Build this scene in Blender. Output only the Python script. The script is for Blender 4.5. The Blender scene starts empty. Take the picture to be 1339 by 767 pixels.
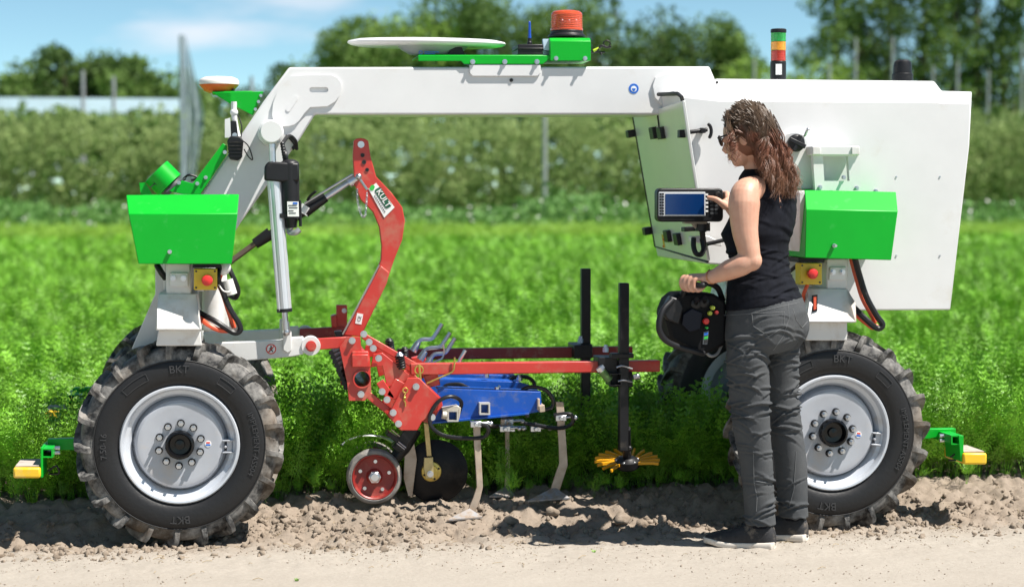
import bpy, bmesh, math, random
import numpy as np
from mathutils import Vector, Matrix, Euler, noise as mnoise
R = math.radians
PI = math.pi
random.seed(7)
rng = np.random.default_rng(11)
S = bpy.context.scene
COL = S.collection

# ------------------------------------------------------------------ camera
F, CX, CY = 2480.0, 669.5, 383.5            # focal length and centre in photograph pixels
YAW, PITCH = R(8.3), math.atan(130.5/2480)
CAM = Vector((0.213, -7.40, 1.36))
cd = bpy.data.cameras.new("camera")
cam = bpy.data.objects.new("camera", cd)
COL.objects.link(cam)
cam.location = CAM
cam.rotation_euler = Euler((PI/2 - PITCH, 0, -YAW), 'XYZ')
cd.sensor_width = 36.0
cd.lens = F/1339*36
cd.clip_start, cd.clip_end = 0.1, 5000
cd.dof.use_dof = True
cd.dof.focus_distance = 7.45
cd.dof.aperture_fstop = (cd.lens/1000)/0.030
S.camera = cam
CAMR = cam.rotation_euler.to_matrix()

def at(px, py, Y):
    """the point at depth Y (world) seen at a photograph pixel"""
    d = CAMR @ Vector(((px-CX)/F, (CY-py)/F, -1.0))
    t = (Y - CAM.y)/d.y
    return CAM + d*t
def ax(px, py, Y):
    p = at(px, py, Y); return p.x, p.z

# ------------------------------------------------------------------ light
SUN = Vector((-0.50, 0.30, -1.0)).normalized()      # the way the light travels
S.view_settings.view_transform = 'Standard'
S.view_settings.look = 'None'
S.view_settings.exposure = 0.90
S.view_settings.gamma = 1.0
sl = bpy.data.lights.new("sun", 'SUN')
sl.energy = 5.0; sl.angle = R(0.53); sl.color = (1.0, 0.95, 0.88)
so = bpy.data.objects.new("sun", sl); COL.objects.link(so)
so.location = (6, -6, 14)
so.rotation_euler = SUN.to_track_quat('-Z', 'Y').to_euler()
W = bpy.data.worlds.new("World"); S.world = W; W.use_nodes = True
wn = W.node_tree; wn.nodes.clear()
def N(nt, t, **kw):
    n = nt.nodes.new(t)
    for k, v in kw.items():
        if k.startswith('_'): setattr(n, k[1:], v)
        else: n.inputs[k.replace('__', ' ')].default_value = v
    return n
sky = N(wn, 'ShaderNodeTexSky', _sky_type='NISHITA', _sun_disc=False)
sky.sun_elevation = math.asin(-SUN.z)
sky.sun_rotation = math.atan2(-SUN.x, -SUN.y)
sky.air_density = 0.5; sky.dust_density = 0.0; sky.ozone_density = 2.0; sky.altitude = 100
bg = N(wn, 'ShaderNodeBackground', Strength=0.067)
wout = N(wn, 'ShaderNodeOutputWorld')
tc = N(wn, 'ShaderNodeTexCoord')
mp = N(wn, 'ShaderNodeMapping'); mp.inputs['Scale'].default_value = (5, 5, 26)
wn.links.new(tc.outputs['Generated'], mp.inputs['Vector'])
cn = N(wn, 'ShaderNodeTexNoise', Scale=1.3, Detail=5.0, Roughness=0.55)
wn.links.new(mp.outputs[0], cn.inputs['Vector'])
cr = N(wn, 'ShaderNodeValToRGB')
cr.color_ramp.elements[0].position = 0.55; cr.color_ramp.elements[0].color = (0,0,0,1)
cr.color_ramp.elements[1].position = 0.80; cr.color_ramp.elements[1].color = (0.8,0.8,0.8,1)
wn.links.new(cn.outputs['Fac'], cr.inputs[0])
cm = N(wn, 'ShaderNodeMix', _data_type='RGBA')
cm.inputs[7].default_value = (8.4, 8.2, 8.6, 1)
tint = N(wn, 'ShaderNodeMix', _data_type='RGBA', _blend_type='MULTIPLY'); tint.inputs[0].default_value = 1.0
tint.inputs[7].default_value = (1.22, 1.38, 1.14, 1)
wn.links.new(sky.outputs[0], tint.inputs[6])
wn.links.new(cr.outputs[0], cm.inputs[0]); wn.links.new(tint.outputs[2], cm.inputs[6])
wn.links.new(cm.outputs[2], bg.inputs['Color']); wn.links.new(bg.outputs[0], wout.inputs[0])
S.cycles.max_bounces = 6; S.cycles.transparent_max_bounces = 8

# ------------------------------------------------------------------ materials
MATS = {}
def mat(name, col, rough=0.5, metal=0.0, var=0.12, scale=6.0, bump=0.0, bscale=60.0, coat=0.0,
        dirt=None, damt=0.0, dscale=5.0, spec=0.5, col2=None, transl=0.0, emis=None, alpha=None, objrand=0.0, sheen=0.0):
    if name in MATS: return MATS[name]
    m = bpy.data.materials.new(name); m.use_nodes = True
    nt = m.node_tree; b = nt.nodes['Principled BSDF']; L = nt.links.new
    b.inputs['Roughness'].default_value = rough; b.inputs['Metallic'].default_value = metal
    b.inputs['Specular IOR Level'].default_value = spec
    if coat: b.inputs['Coat Weight'].default_value = coat; b.inputs['Coat Roughness'].default_value = 0.08
    if sheen: b.inputs['Sheen Weight'].default_value = sheen
    co = N(nt, 'ShaderNodeTexCoord')
    nz = N(nt, 'ShaderNodeTexNoise', Scale=scale, Detail=6.0, Roughness=0.6)
    L(co.outputs['Object'], nz.inputs['Vector'])
    mx = N(nt, 'ShaderNodeMix', _data_type='RGBA')
    c2 = col2 or tuple(min(1, c*(1-2*var)) for c in col)
    c1 = col if col2 else tuple(min(1, c*(1+var)) for c in col)
    mx.inputs[6].default_value = (*c1, 1); mx.inputs[7].default_value = (*c2, 1)
    rp = N(nt, 'ShaderNodeMapRange'); rp.inputs[1].default_value = 0.3; rp.inputs[2].default_value = 0.7
    L(nz.outputs['Fac'], rp.inputs[0]); L(rp.outputs[0], mx.inputs[0])
    out = mx.outputs[2]
    if dirt:
        n2 = N(nt, 'ShaderNodeTexNoise', Scale=dscale, Detail=8.0, Roughness=0.65)
        L(co.outputs['Object'], n2.inputs['Vector'])
        r2 = N(nt, 'ShaderNodeMapRange'); r2.inputs[1].default_value = 0.62-damt*0.5; r2.inputs[2].default_value = 0.82-damt*0.35
        L(n2.outputs['Fac'], r2.inputs[0])
        m2 = N(nt, 'ShaderNodeMix', _data_type='RGBA'); m2.inputs[7].default_value = (*dirt, 1)
        L(r2.outputs[0], m2.inputs[0]); L(out, m2.inputs[6]); out = m2.outputs[2]
        m3 = N(nt, 'ShaderNodeMapRange'); m3.inputs[3].default_value = rough; m3.inputs[4].default_value = max(rough, 0.9)
        L(r2.outputs[0], m3.inputs[0]); L(m3.outputs[0], b.inputs['Roughness'])
    if objrand:
        oi = N(nt, 'ShaderNodeObjectInfo')
        hs = N(nt, 'ShaderNodeHueSaturation')
        a1 = N(nt, 'ShaderNodeMapRange'); a1.inputs[3].default_value = 1-objrand; a1.inputs[4].default_value = 1+objrand
        L(oi.outputs['Random'], a1.inputs[0]); L(a1.outputs[0], hs.inputs['Value'])
        L(out, hs.inputs['Color']); out = hs.outputs[0]
    L(out, b.inputs['Base Color'])
    if bump:
        n3 = N(nt, 'ShaderNodeTexNoise', Scale=bscale, Detail=4.0)
        L(co.outputs['Object'], n3.inputs['Vector'])
        bp = N(nt, 'ShaderNodeBump', Strength=bump, Distance=0.004)
        L(n3.outputs['Fac'], bp.inputs['Height']); L(bp.outputs[0], b.inputs['Normal'])
    if transl:
        tr = N(nt, 'ShaderNodeBsdfTranslucent'); L(out, tr.inputs['Color'])
        ms = N(nt, 'ShaderNodeMixShader', Fac=transl)
        L(b.outputs[0], ms.inputs[1]); L(tr.outputs[0], ms.inputs[2])
        L(ms.outputs[0], nt.nodes['Material Output'].inputs[0])
    if emis:
        b.inputs['Emission Color'].default_value = (*emis[:3], 1); b.inputs['Emission Strength'].default_value = emis[3]
    if alpha is not None: b.inputs['Alpha'].default_value = alpha
    MATS[name] = m
    return m
DUST = (0.42, 0.33, 0.24)
white = mat('white_paint', (0.68,0.68,0.68), 0.36, var=0.02, coat=0.15, dirt=(0.59,0.565,0.525), damt=0.10)
white_dusty = mat('white_paint_dusty', (0.66,0.655,0.64), 0.4, var=0.03, dirt=(0.50,0.44,0.37), damt=0.18, dscale=9)
green = mat('green_paint', (0.001,0.37,0.020), 0.38, var=0.03, spec=0.3, dirt=(0.03,0.40,0.06), damt=0.04, dscale=18)
red = mat('red_paint', (0.52,0.036,0.026), 0.38, var=0.06, coat=0.15, dirt=(0.42,0.15,0.10), damt=0.22, dscale=9)
red_shaded = mat('shaded_red_paint', (0.25,0.02,0.018), 0.45, var=0.1, dirt=(0.35,0.2,0.15), damt=0.2, dscale=14)  # darker copy of the red, with the rear beam's shade in its colour
blue = mat('blue_paint', (0.006,0.078,0.40), 0.4, var=0.06, spec=0.35, dirt=(0.12,0.15,0.26), damt=0.2, dscale=14)
black = mat('black_plastic', (0.011,0.011,0.013), 0.45, var=0.15, spec=0.35, dirt=(0.06,0.055,0.05), damt=0.06, dscale=14)
blackmetal = mat('black_steel', (0.010,0.010,0.012), 0.42, var=0.2, spec=0.35, dirt=(0.06,0.05,0.04), damt=0.12, dscale=16)
rubber = mat('black_rubber', (0.018,0.018,0.019), 0.6, var=0.15, bump=0.25, bscale=90)
steel = mat('zinc_steel', (0.62,0.63,0.66), 0.30, 1.0, var=0.08, bump=0.05)
alu = mat('anodised_aluminium', (0.70,0.72,0.76), 0.38, 0.55, var=0.03)
brass = mat('zinc_yellow', (0.62,0.46,0.12), 0.38, 0.8, var=0.15, scale=30)
worn = mat('worn_steel', (0.52,0.42,0.33), 0.5, 0.25, var=0.12, scale=18, dirt=(0.45,0.33,0.23), damt=0.3, dscale=20)
share = mat('polished_share_steel', (0.34,0.35,0.37), 0.5, 0.5, var=0.15, dirt=(0.33,0.26,0.20), damt=0.5, dscale=30)
rimgrey = mat('silver_rim_paint', (0.55,0.58,0.63), 0.38, 0.15, var=0.05, coat=0.2, dirt=(0.5,0.45,0.4), damt=0.10, dscale=10)
discgrey = mat('grey_wheel_disc_paint', (0.40,0.42,0.46), 0.40, 0.1, var=0.05, coat=0.2, dirt=(0.46,0.42,0.38), damt=0.12, dscale=8)
yellow = mat('yellow_plastic', (0.80,0.50,0.02), 0.4, var=0.05, dirt=(0.6,0.45,0.25), damt=0.1)
yellowbox = mat('safety_yellow', (0.62,0.44,0.02), 0.42, var=0.05)
orange = mat('orange_plastic', (0.75,0.18,0.02), 0.42, var=0.05)
redknob = mat('red_knob', (0.62,0.03,0.025), 0.35, var=0.05)
orangehose = mat('orange_cable', (0.70,0.10,0.04), 0.45, var=0.08)
paper = mat('label_white', (0.80,0.80,0.78), 0.5, var=0.02)
ink = mat('ink_black', (0.02,0.02,0.02), 0.6)
inkblue = mat('ink_blue', (0.01,0.13,0.55), 0.5, var=0.02)
inkred = mat('ink_red', (0.65,0.04,0.02), 0.5, var=0.02)
inkgreen = mat('ink_dark_green', (0.01,0.10,0.05), 0.5, var=0.02)
leafmark = mat('ink_leaf_green', (0.03,0.45,0.06), 0.5, var=0.02)

# ------------------------------------------------------------------ mesh helpers
class MB:
    def __init__(s): s.v = []; s.f = []; s.mi = []; s.cur = 0
    def add(s, vs, fs):
        n = len(s.v); s.v += [Vector(p) for p in vs]
        for f in fs: s.f.append([i+n for i in f]); s.mi.append(s.cur)
        return s
    def box(s, c, d, rot=None):
        hx, hy, hz = d[0]/2, d[1]/2, d[2]/2
        vs = [Vector((x,y,z)) for x in (-hx,hx) for y in (-hy,hy) for z in (-hz,hz)]
        if rot is not None:
            M = rot if isinstance(rot, Matrix) else Euler(rot).to_matrix()
            vs = [M @ p for p in vs]
        c = Vector(c)
        return s.add([p+c for p in vs], [(0,1,3,2),(4,6,7,5),(0,4,5,1),(2,3,7,6),(0,2,6,4),(1,5,7,3)])
    def prism(s, xz, y0, y1):
        """polygon in the XZ plane extruded along Y"""
        n = len(xz)
        a = sum(xz[i][0]*xz[(i+1)%n][1]-xz[(i+1)%n][0]*xz[i][1] for i in range(n))
        if a < 0: xz = xz[::-1]
        vs = [(x,y0,z) for x,z in xz] + [(x,y1,z) for x,z in xz]
        fs = [list(range(n)), list(range(2*n-1, n-1, -1))]
        fs += [[(i+1)%n, i, n+i, n+(i+1)%n] for i in range(n)]
        return s.add(vs, fs)
    def pp(s, pix, y0, y1):
        """same, the outline traced in photograph pixels on the plane Y=y0"""
        return s.prism([ax(x, y, y0) for x, y in pix], y0, y1)
    def slab(s, pts, thick):
        """planar polygon (3-D points) given a thickness along its normal"""
        pts = [Vector(p) for p in pts]; n = len(pts)
        nr = Vector((0,0,0))
        for i in range(n): nr += (pts[i]-pts[0]).cross(pts[(i+1)%n]-pts[0])
        nr.normalize()
        if nr.y > 0: nr = -nr
        vs = pts + [p - nr*thick for p in pts]
        fs = [list(range(n)), list(range(2*n-1, n-1, -1))]
        fs += [[(i+1)%n, i, n+i, n+(i+1)%n] for i in range(n)]
        return s.add(vs, fs)
    def hexa(s, lo, hi):
        """solid between two polygons with the same number of points"""
        n = len(lo)
        fs = [list(range(n-1, -1, -1)), list(range(n, 2*n))]
        fs += [[i, (i+1)%n, n+(i+1)%n, n+i] for i in range(n)]
        return s.add(list(lo)+list(hi), fs)
    def tube(s, pts, r, seg=10, cap=True, flat=None):
        pts = [Vector(p) for p in pts]; n = len(pts)
        rs = r if isinstance(r, (list, tuple)) else [r]*n
        t0 = (pts[1]-pts[0]).normalized()
        up = Vector((0,0,1)) if abs(t0.z) < 0.9 else Vector((0,1,0))
        a = t0.cross(up).normalized()
        vs = []
        for i, p in enumerate(pts):
            if i == 0: t = pts[1]-pts[0]
            elif i == n-1: t = pts[-1]-pts[-2]
            else: t = (pts[i+1]-pts[i]).normalized()+(pts[i]-pts[i-1]).normalized()
            t.normalize()
            a = (a - t*a.dot(t)).normalized(); b = t.cross(a)
            for k in range(seg):
                th = 2*PI*k/seg
                vs.append(p + (a*math.cos(th)+b*math.sin(th)*(flat or 1))*rs[i])
        fs = [[i*seg+k, i*seg+(k+1)%seg, (i+1)*seg+(k+1)%seg, (i+1)*seg+k] for i in range(n-1) for k in range(seg)]
        if cap: fs += [list(range(seg-1,-1,-1)), list(range((n-1)*seg, n*seg))]
        return s.add(vs, fs)
    def cyl(s, p0, p1, r, seg=20, r1=None):
        return s.tube([p0, p1], [r, r if r1 is None else r1], seg)
    def lathe(s, prof, c=(0,0,0), axis='Y', seg=40, close=False, cap=True):
        """profile of (radius, height) pairs turned about an axis through c"""
        c = Vector(c); n = len(prof); vs = []
        A = axis if isinstance(axis, Vector) else {'X':Vector((1,0,0)),'Y':Vector((0,1,0)),'Z':Vector((0,0,1))}[axis]
        A = A.normalized(); e1 = A.orthogonal().normalized()
        if axis == 'Y': e1 = Vector((1,0,0))
        e2 = A.cross(e1)
        for r, h in prof:
            for k in range(seg):
                th = 2*PI*k/seg
                vs.append(c + A*h + (e1*math.cos(th)+e2*math.sin(th))*r)
        m = n if close else n-1
        fs = [[i*seg+k, i*seg+(k+1)%seg, ((i+1)%n)*seg+(k+1)%seg, ((i+1)%n)*seg+k] for i in range(m) for k in range(seg)]
        if not close and cap: fs += [list(range(seg-1,-1,-1)), list(range((n-1)*seg, n*seg))]
        return s.add(vs, fs)
    def sphere(s, c, r, seg=14, rings=8, sc=(1,1,1), M=None):
        vs = []; c = Vector(c)
        for i in range(1, rings):
            ph = PI*i/rings
            for k in range(seg):
                th = 2*PI*k/seg
                p = Vector((math.sin(ph)*math.cos(th)*r*sc[0], math.sin(ph)*math.sin(th)*r*sc[1], math.cos(ph)*r*sc[2]))
                vs.append(c + (M @ p if M else p))
        top = Vector((0,0,r*sc[2])); bot = -top
        vs += [c+(M @ top if M else top), c+(M @ bot if M else bot)]
        fs = [[i*seg+k, (i+1)*seg+k, (i+1)*seg+(k+1)%seg, i*seg+(k+1)%seg] for i in range(rings-2) for k in range(seg)]
        T = len(vs)-2
        fs += [[T, k, (k+1)%seg] for k in range(seg)]
        fs += [[T+1, (rings-2)*seg+(k+1)%seg, (rings-2)*seg+k] for k in range(seg)]
        return s.add(vs, fs)
ORG = {}
def worg(o):
    return ORG.get(o.name, Vector((0,0,0))) if o is not None else Vector((0,0,0))
def build(mb, name, m, parent=None, bevel=0.0, angle=32, seg=2, org=None, kind=None):
    """link the collected shapes as ONE mesh object (vertices given in world space)"""
    o0 = Vector(org) if org is not None else worg(parent)
    me = bpy.data.meshes.new(name)
    me.from_pydata([tuple(p-o0) for p in mb.v], [], mb.f)
    ms = m if isinstance(m, (list, tuple)) else [m]
    for x in ms: me.materials.append(x)
    if len(ms) > 1: me.polygons.foreach_set('material_index', mb.mi)
    bm = bmesh.new(); bm.from_mesh(me); bmesh.ops.recalc_face_normals(bm, faces=bm.faces); bm.to_mesh(me); bm.free()
    me.shade_smooth(); me.set_sharp_from_angle(angle=R(angle))
    o = bpy.data.objects.new(name, me); COL.objects.link(o)
    if parent is not None:
        o.parent = parent; o.location = o0 - worg(parent)
    else: o.location = o0
    ORG[o.name] = o0
    if bevel:
        b = o.modifiers.new('bevel', 'BEVEL'); b.width = bevel; b.segments = seg; b.limit_method = 'ANGLE'; b.angle_limit = R(35)
    if kind: o['kind'] = kind
    return o
def thing(name, loc, label, cat, group=None):
    o = bpy.data.objects.new(name, None); COL.objects.link(o); o.location = loc; o.empty_display_size = 0.2
    ORG[o.name] = Vector(loc); o['label'] = label; o['category'] = cat
    if group: o['group'] = group
    return o
def tag(o, label, cat, group=None):
    o['label'] = label; o['category'] = cat
    if group: o['group'] = group
    return o
def npmesh(name, v, f, m, mi=None):
    """fast mesh from numpy vertices (n,3) and faces (k,3|4)"""
    me = bpy.data.meshes.new(name); v = np.asarray(v, np.float32); f = np.asarray(f, np.int32)
    k = f.shape[1]
    me.vertices.add(len(v)); me.vertices.foreach_set('co', v.ravel())
    me.loops.add(f.size); me.loops.foreach_set('vertex_index', f.ravel())
    me.polygons.add(len(f)); me.polygons.foreach_set('loop_start', np.arange(0, f.size, k, dtype=np.int32))
    ms = m if isinstance(m, (list, tuple)) else [m]
    for x in ms: me.materials.append(x)
    if mi is not None: me.polygons.foreach_set('material_index', np.asarray(mi, np.int32))
    me.update(calc_edges=True); me.validate()
    return me
def link(name, me, loc=(0,0,0), parent=None, kind=None):
    o = bpy.data.objects.new(name, me); COL.objects.link(o); o.location = loc
    if parent is not None: o.parent = parent
    ORG[o.name] = Vector(loc) + worg(parent)
    if kind: o['kind'] = kind
    return o
def smooth_path(pts, n=6):
    """Catmull-Rom through the given points"""
    P = [Vector(p) for p in pts]; P = [2*P[0]-P[1]] + P + [2*P[-1]-P[-2]]
    out = []
    for i in range(1, len(P)-2):
        p0,p1,p2,p3 = P[i-1:i+3]
        for k in range(n):
            t = k/n
            out.append(0.5*((2*p1)+(p2-p0)*t+(2*p0-5*p1+4*p2-p3)*t*t+(3*p1-p0-3*p2+p3)*t**3))
    out.append(P[-2]); return out
def text_geo(txt, size, depth=0.0006, bold=False):
    cu = bpy.data.curves.new('t', 'FONT'); cu.body = txt; cu.size = size; cu.extrude = depth
    cu.align_x = 'CENTER'; cu.align_y = 'CENTER'; cu.resolution_u = 3
    if bold: cu.offset = size*0.012
    o = bpy.data.objects.new('t', cu); COL.objects.link(o)
    dg = bpy.context.evaluated_depsgraph_get()
    me = bpy.data.meshes.new_from_object(o.evaluated_get(dg))
    vs = [v.co.copy() for v in me.vertices]; fs = [list(p.vertices) for p in me.polygons]
    bpy.data.objects.remove(o); bpy.data.curves.remove(cu); bpy.data.meshes.remove(me)
    return vs, fs
def bolt(mb, x, y, z, r=0.011, h=0.012, ny=-1):
    mb.cyl((x,y,z), (x,y+ny*h*0.35,z), r*1.35, 14)
    mb.cyl((x,y+ny*h*0.35,z), (x,y+ny*h,z), r, 6)
def pbolt(mb, px, py, Y, r=0.011, h=0.012):
    x, z = ax(px, py, Y); bolt(mb, x, Y, z, r, h)
# ------------------------------------------------------------------ ground
def fbm(x, y, o=4, s=1.0):
    v = 0; a = 1.0; f = s
    for _ in range(o):
        v += a*mnoise.noise((x*f, y*f, 3.7)); a *= 0.5; f *= 2.1
    return v
def sstep(a, b, x):
    t = min(1, max(0, (x-a)/(b-a))); return t*t*(3-2*t)
RUT = [(0.0, 0.0, 0.2), (2.384, 0.0, 0.2)]
def soil_h(x, y):
    edge = 0.03*fbm(x, 5.0, 3, 1.3)
    bed = sstep(-0.02+edge, 0.62+edge, y)
    h = 0.085*bed
    rough = sstep(-0.22+edge*2, 0.05+edge, y)*(1-0.6*sstep(1.2, 2.5, y))
    if rough > 0 and y < 4:
        n1 = fbm(x, y, 3, 5.0); n2 = mnoise.voronoi((x*13, y*13, 0.4))[0][0]; n3 = mnoise.voronoi((x*27, y*27, 1.4))[0][0]
        h += rough*(0.028*n1 + 0.046*(0.45-n2) + 0.028*(0.45-n3) + 0.011*fbm(x, y, 3, 30.0))
    if y < 0.1:
        h += (1-rough)*(0.0045*fbm(x*0.35, y, 4, 6.0) + 0.0060*fbm(x, y, 3, 26.0)*sstep(-0.95, -0.25, y) + 0.0016*mnoise.noise((x*45, y*45, 2)))
        h += -0.012*math.exp(-((y+1.6)/0.35)**2) + 0.008*math.exp(-((y+0.45)/0.12)**2)*(0.6+0.5*fbm(x, 0, 2, 4))
    # the wheels stand in a shallow rut
    for rx, y0, y1 in RUT:
        w = math.exp(-(((x-rx)/0.30)**2)) * sstep(y0-0.14, y0+0.02, y)*(1-sstep(y1-0.02, y1+0.16, y))
        h = h*(1-w) + (-0.012)*w
    if y > 4: h = 0.085 + 0.02*mnoise.noise((x*0.4, y*0.4, 0))
    return h
def axis_pts(lo, hi, step, far, g=1.28):
    a = list(np.arange(lo, hi+1e-6, step)); d = step; x = hi
    while x < far: d *= g; x += d; a.append(x)
    d = step; x = lo; b = []
    while x > -far: d *= g; x -= d; b.append(x)
    return np.array(b[::-1]+a)
gx = axis_pts(-2.2, 4.0, 0.0155, 2500); gy = axis_pts(-1.9, 1.5, 0.0155, 2500)
nx, ny = len(gx), len(gy)
gv = np.zeros((nx*ny, 3), np.float32); k = 0
for j in range(ny):
    for i in range(nx):
        gv[k] = (gx[i], gy[j], soil_h(float(gx[i]), float(gy[j]))); k += 1
ii, jj = np.meshgrid(np.arange(nx-1), np.arange(ny-1)); a = (jj*nx+ii).ravel()
gf = np.stack([a, a+1, a+nx+1, a+nx], 1)
gm = bpy.data.materials.new('field_soil'); gm.use_nodes = True
nt = gm.node_tree; b = nt.nodes['Principled BSDF']; L = nt.links.new
b.inputs['Roughness'].default_value = 0.95; b.inputs['Specular IOR Level'].default_value = 0.15
co = N(nt, 'ShaderNodeTexCoord'); sp = N(nt, 'ShaderNodeSeparateXYZ'); L(co.outputs['Object'], sp.inputs[0])
n1 = N(nt, 'ShaderNodeTexNoise', Scale=2.2, Detail=8.0, Roughness=0.65); L(co.outputs['Object'], n1.inputs['Vector'])
n2 = N(nt, 'ShaderNodeTexNoise', Scale=55.0, Detail=8.0, Roughness=0.7); L(co.outputs['Object'], n2.inputs['Vector'])
path = N(nt, 'ShaderNodeMix', _data_type='RGBA'); path.inputs[6].default_value = (0.25,0.218,0.182,1); path.inputs[7].default_value = (0.375,0.340,0.295,1)
pmx = N(nt, 'ShaderNodeMath', _operation='MULTIPLY_ADD'); pmx.inputs[1].default_value = 1.2; pmx.inputs[2].default_value = -0.35; L(n2.outputs['Fac'], pmx.inputs[0])
pmy = N(nt, 'ShaderNodeMath', _operation='MULTIPLY_ADD', _use_clamp=True); pmy.inputs[1].default_value = 0.7; L(n1.outputs['Fac'], pmy.inputs[0]); L(pmx.outputs[0], pmy.inputs[2]); L(pmy.outputs[0], path.inputs[0])
soilc = N(nt, 'ShaderNodeMix', _data_type='RGBA'); soilc.inputs[6].default_value = (0.165,0.130,0.100,1); soilc.inputs[7].default_value = (0.325,0.268,0.213,1)
L(n2.outputs['Fac'], soilc.inputs[0])
ad = N(nt, 'ShaderNodeMath', _operation='MULTIPLY_ADD'); ad.inputs[1].default_value = 0.25; L(n1.outputs['Fac'], ad.inputs[0]); L(sp.outputs['Y'], ad.inputs[2])
mr = N(nt, 'ShaderNodeMapRange'); mr.inputs[1].default_value = -0.14; mr.inputs[2].default_value = 0.22; L(ad.outputs[0], mr.inputs[0])
mx = N(nt, 'ShaderNodeMix', _data_type='RGBA'); L(mr.outputs[0], mx.inputs[0]); L(path.outputs[2], mx.inputs[6]); L(soilc.outputs[2], mx.inputs[7])
# beyond the first metres the carrot field carpets the ground, then rough meadow
mr2 = N(nt, 'ShaderNodeMapRange'); mr2.inputs[1].default_value = 5.0; mr2.inputs[2].default_value = 12.0; L(sp.outputs['Y'], mr2.inputs[0])
grc = N(nt, 'ShaderNodeMix', _data_type='RGBA'); grc.inputs[6].default_value = (0.07,0.17,0.02,1); grc.inputs[7].default_value = (0.13,0.25,0.035,1)
L(n1.outputs['Fac'], grc.inputs[0])
mx2 = N(nt, 'ShaderNodeMix', _data_type='RGBA'); L(mr2.outputs[0], mx2.inputs[0]); L(mx.outputs[2], mx2.inputs[6]); L(grc.outputs[2], mx2.inputs[7])
L(mx2.outputs[2], b.inputs['Base Color'])
bp = N(nt, 'ShaderNodeBump', Strength=0.6, Distance=0.008); L(n2.outputs['Fac'], bp.inputs['Height']); L(bp.outputs[0], b.inputs['Normal'])
gme = npmesh('ground', gv, gf, gm); gme.shade_smooth()
ground = link('ground', gme, kind='structure')

# ------------------------------------------------------------------ soil clods
clodm = mat('soil_clod', (0.300,0.247,0.196), 0.95, var=0.12, scale=30, bump=0.8, bscale=120, spec=0.15, col2=(0.16,0.124,0.092))
def clod_shape(seed, sub=2):
    bm = bmesh.new(); rd = random.Random(seed)
    for _ in range(22 if sub == 2 else 10):                      # broken lumps: hulls of random points
        d = Vector((rd.gauss(0,1), rd.gauss(0,1), rd.gauss(0,1))).normalized(); bm.verts.new(d*rd.uniform(0.7, 1.15))
    r_ = bmesh.ops.convex_hull(bm, input=bm.verts); bmesh.ops.delete(bm, geom=list({g for g in r_['geom_interior']+r_['geom_unused'] if isinstance(g, bmesh.types.BMVert)}), context='VERTS')
    bmesh.ops.triangulate(bm, faces=bm.faces); bm.verts.index_update()
    if sub == 2: bmesh.ops.subdivide_edges(bm, edges=bm.edges, cuts=1, use_grid_fill=True); bmesh.ops.triangulate(bm, faces=bm.faces); bm.verts.index_update()
    for v in bm.verts:
        d = v.co.normalized()
        n = mnoise.noise(d*2.6+Vector((seed*7.1, 0, 0)))*0.16
        v.co = v.co*(1+n)
    vs = np.array([v.co[:] for v in bm.verts], np.float32); fs = np.array([[v.index for v in f.verts] for f in bm.faces], np.int32); bm.free()
    return vs, fs
CL = [clod_shape(i) for i in range(9)]; CS = [clod_shape(i+20, 1) for i in range(9)]
def scatter_clods(spots):
    V = []; Fc = []; n = 0
    for x, y, r in spots:
        vs, fs = (CL if r > 0.0085 else CS)[random.randrange(9)]
        M = Euler((random.uniform(0,6), random.uniform(0,6), random.uniform(0,6))).to_matrix()
        sc = np.array([random.uniform(0.7,1.35), random.uniform(0.7,1.25), random.uniform(0.5,0.9)])
        p = (vs*sc*r) @ np.array(M).T + np.array([x, y, soil_h(x, y)+r*0.05])
        V.append(p); Fc.append(fs+n); n += len(p)
    return np.concatenate(V), np.concatenate(Fc)
sp_ = []
for _ in range(15000):
    x = random.uniform(-2.3, 3.9); y = min(max(random.gauss(0.17, 0.20), -0.26), 0.95)
    if fbm(x, y, 2, 2.2) < -0.15 and random.random() < 0.7: continue
    r = 0.0030 + 0.017*random.random()**5.5
    sp_.append((x, y, r))
for _ in range(9000):
    y = -0.08-1.3*random.random()**1.8; x = random.uniform(-2.2, 3.2)
    if fbm(x, y*2.5, 3, 1.6) < 0.02 - (0.35 if y > -0.5 else 0): continue
    sp_.append((x, y, 0.0016+0.0048*random.random()**5))
v, f = scatter_clods(sp_)
cm_ = npmesh('soil_clods', v, f, clodm); link('soil_clods', cm_, kind='stuff')
for (px, py, Y, r, lab) in [(668, 663, 0.22, 0.034, 'large lump of dry soil right beside the left hoe share'),
                            (812, 672, 0.16, 0.040, 'rounded pale clod in the sun just right of the second hoe share'),
                            (838, 680, 0.13, 0.034, 'pale clod lowest in the heap left of the woman\'s shadow edge'),
                            (722, 655, 0.30, 0.032, 'flat clod directly under the right hoe share'),
                            (1262, 662, 0.25, 0.036, 'pale clod on the bank below the right yellow skid')]:
    x, z = ax(px, py, Y); vs, fs = CL[random.randrange(9)]
    m_ = npmesh('soil_clod', vs*np.array([1.2,0.9,0.75])*r, fs, clodm)
    tag(link('soil_clod', m_, (x, Y, soil_h(x, Y)+r*0.3)), lab, 'clod', 'large soil clods')

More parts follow.
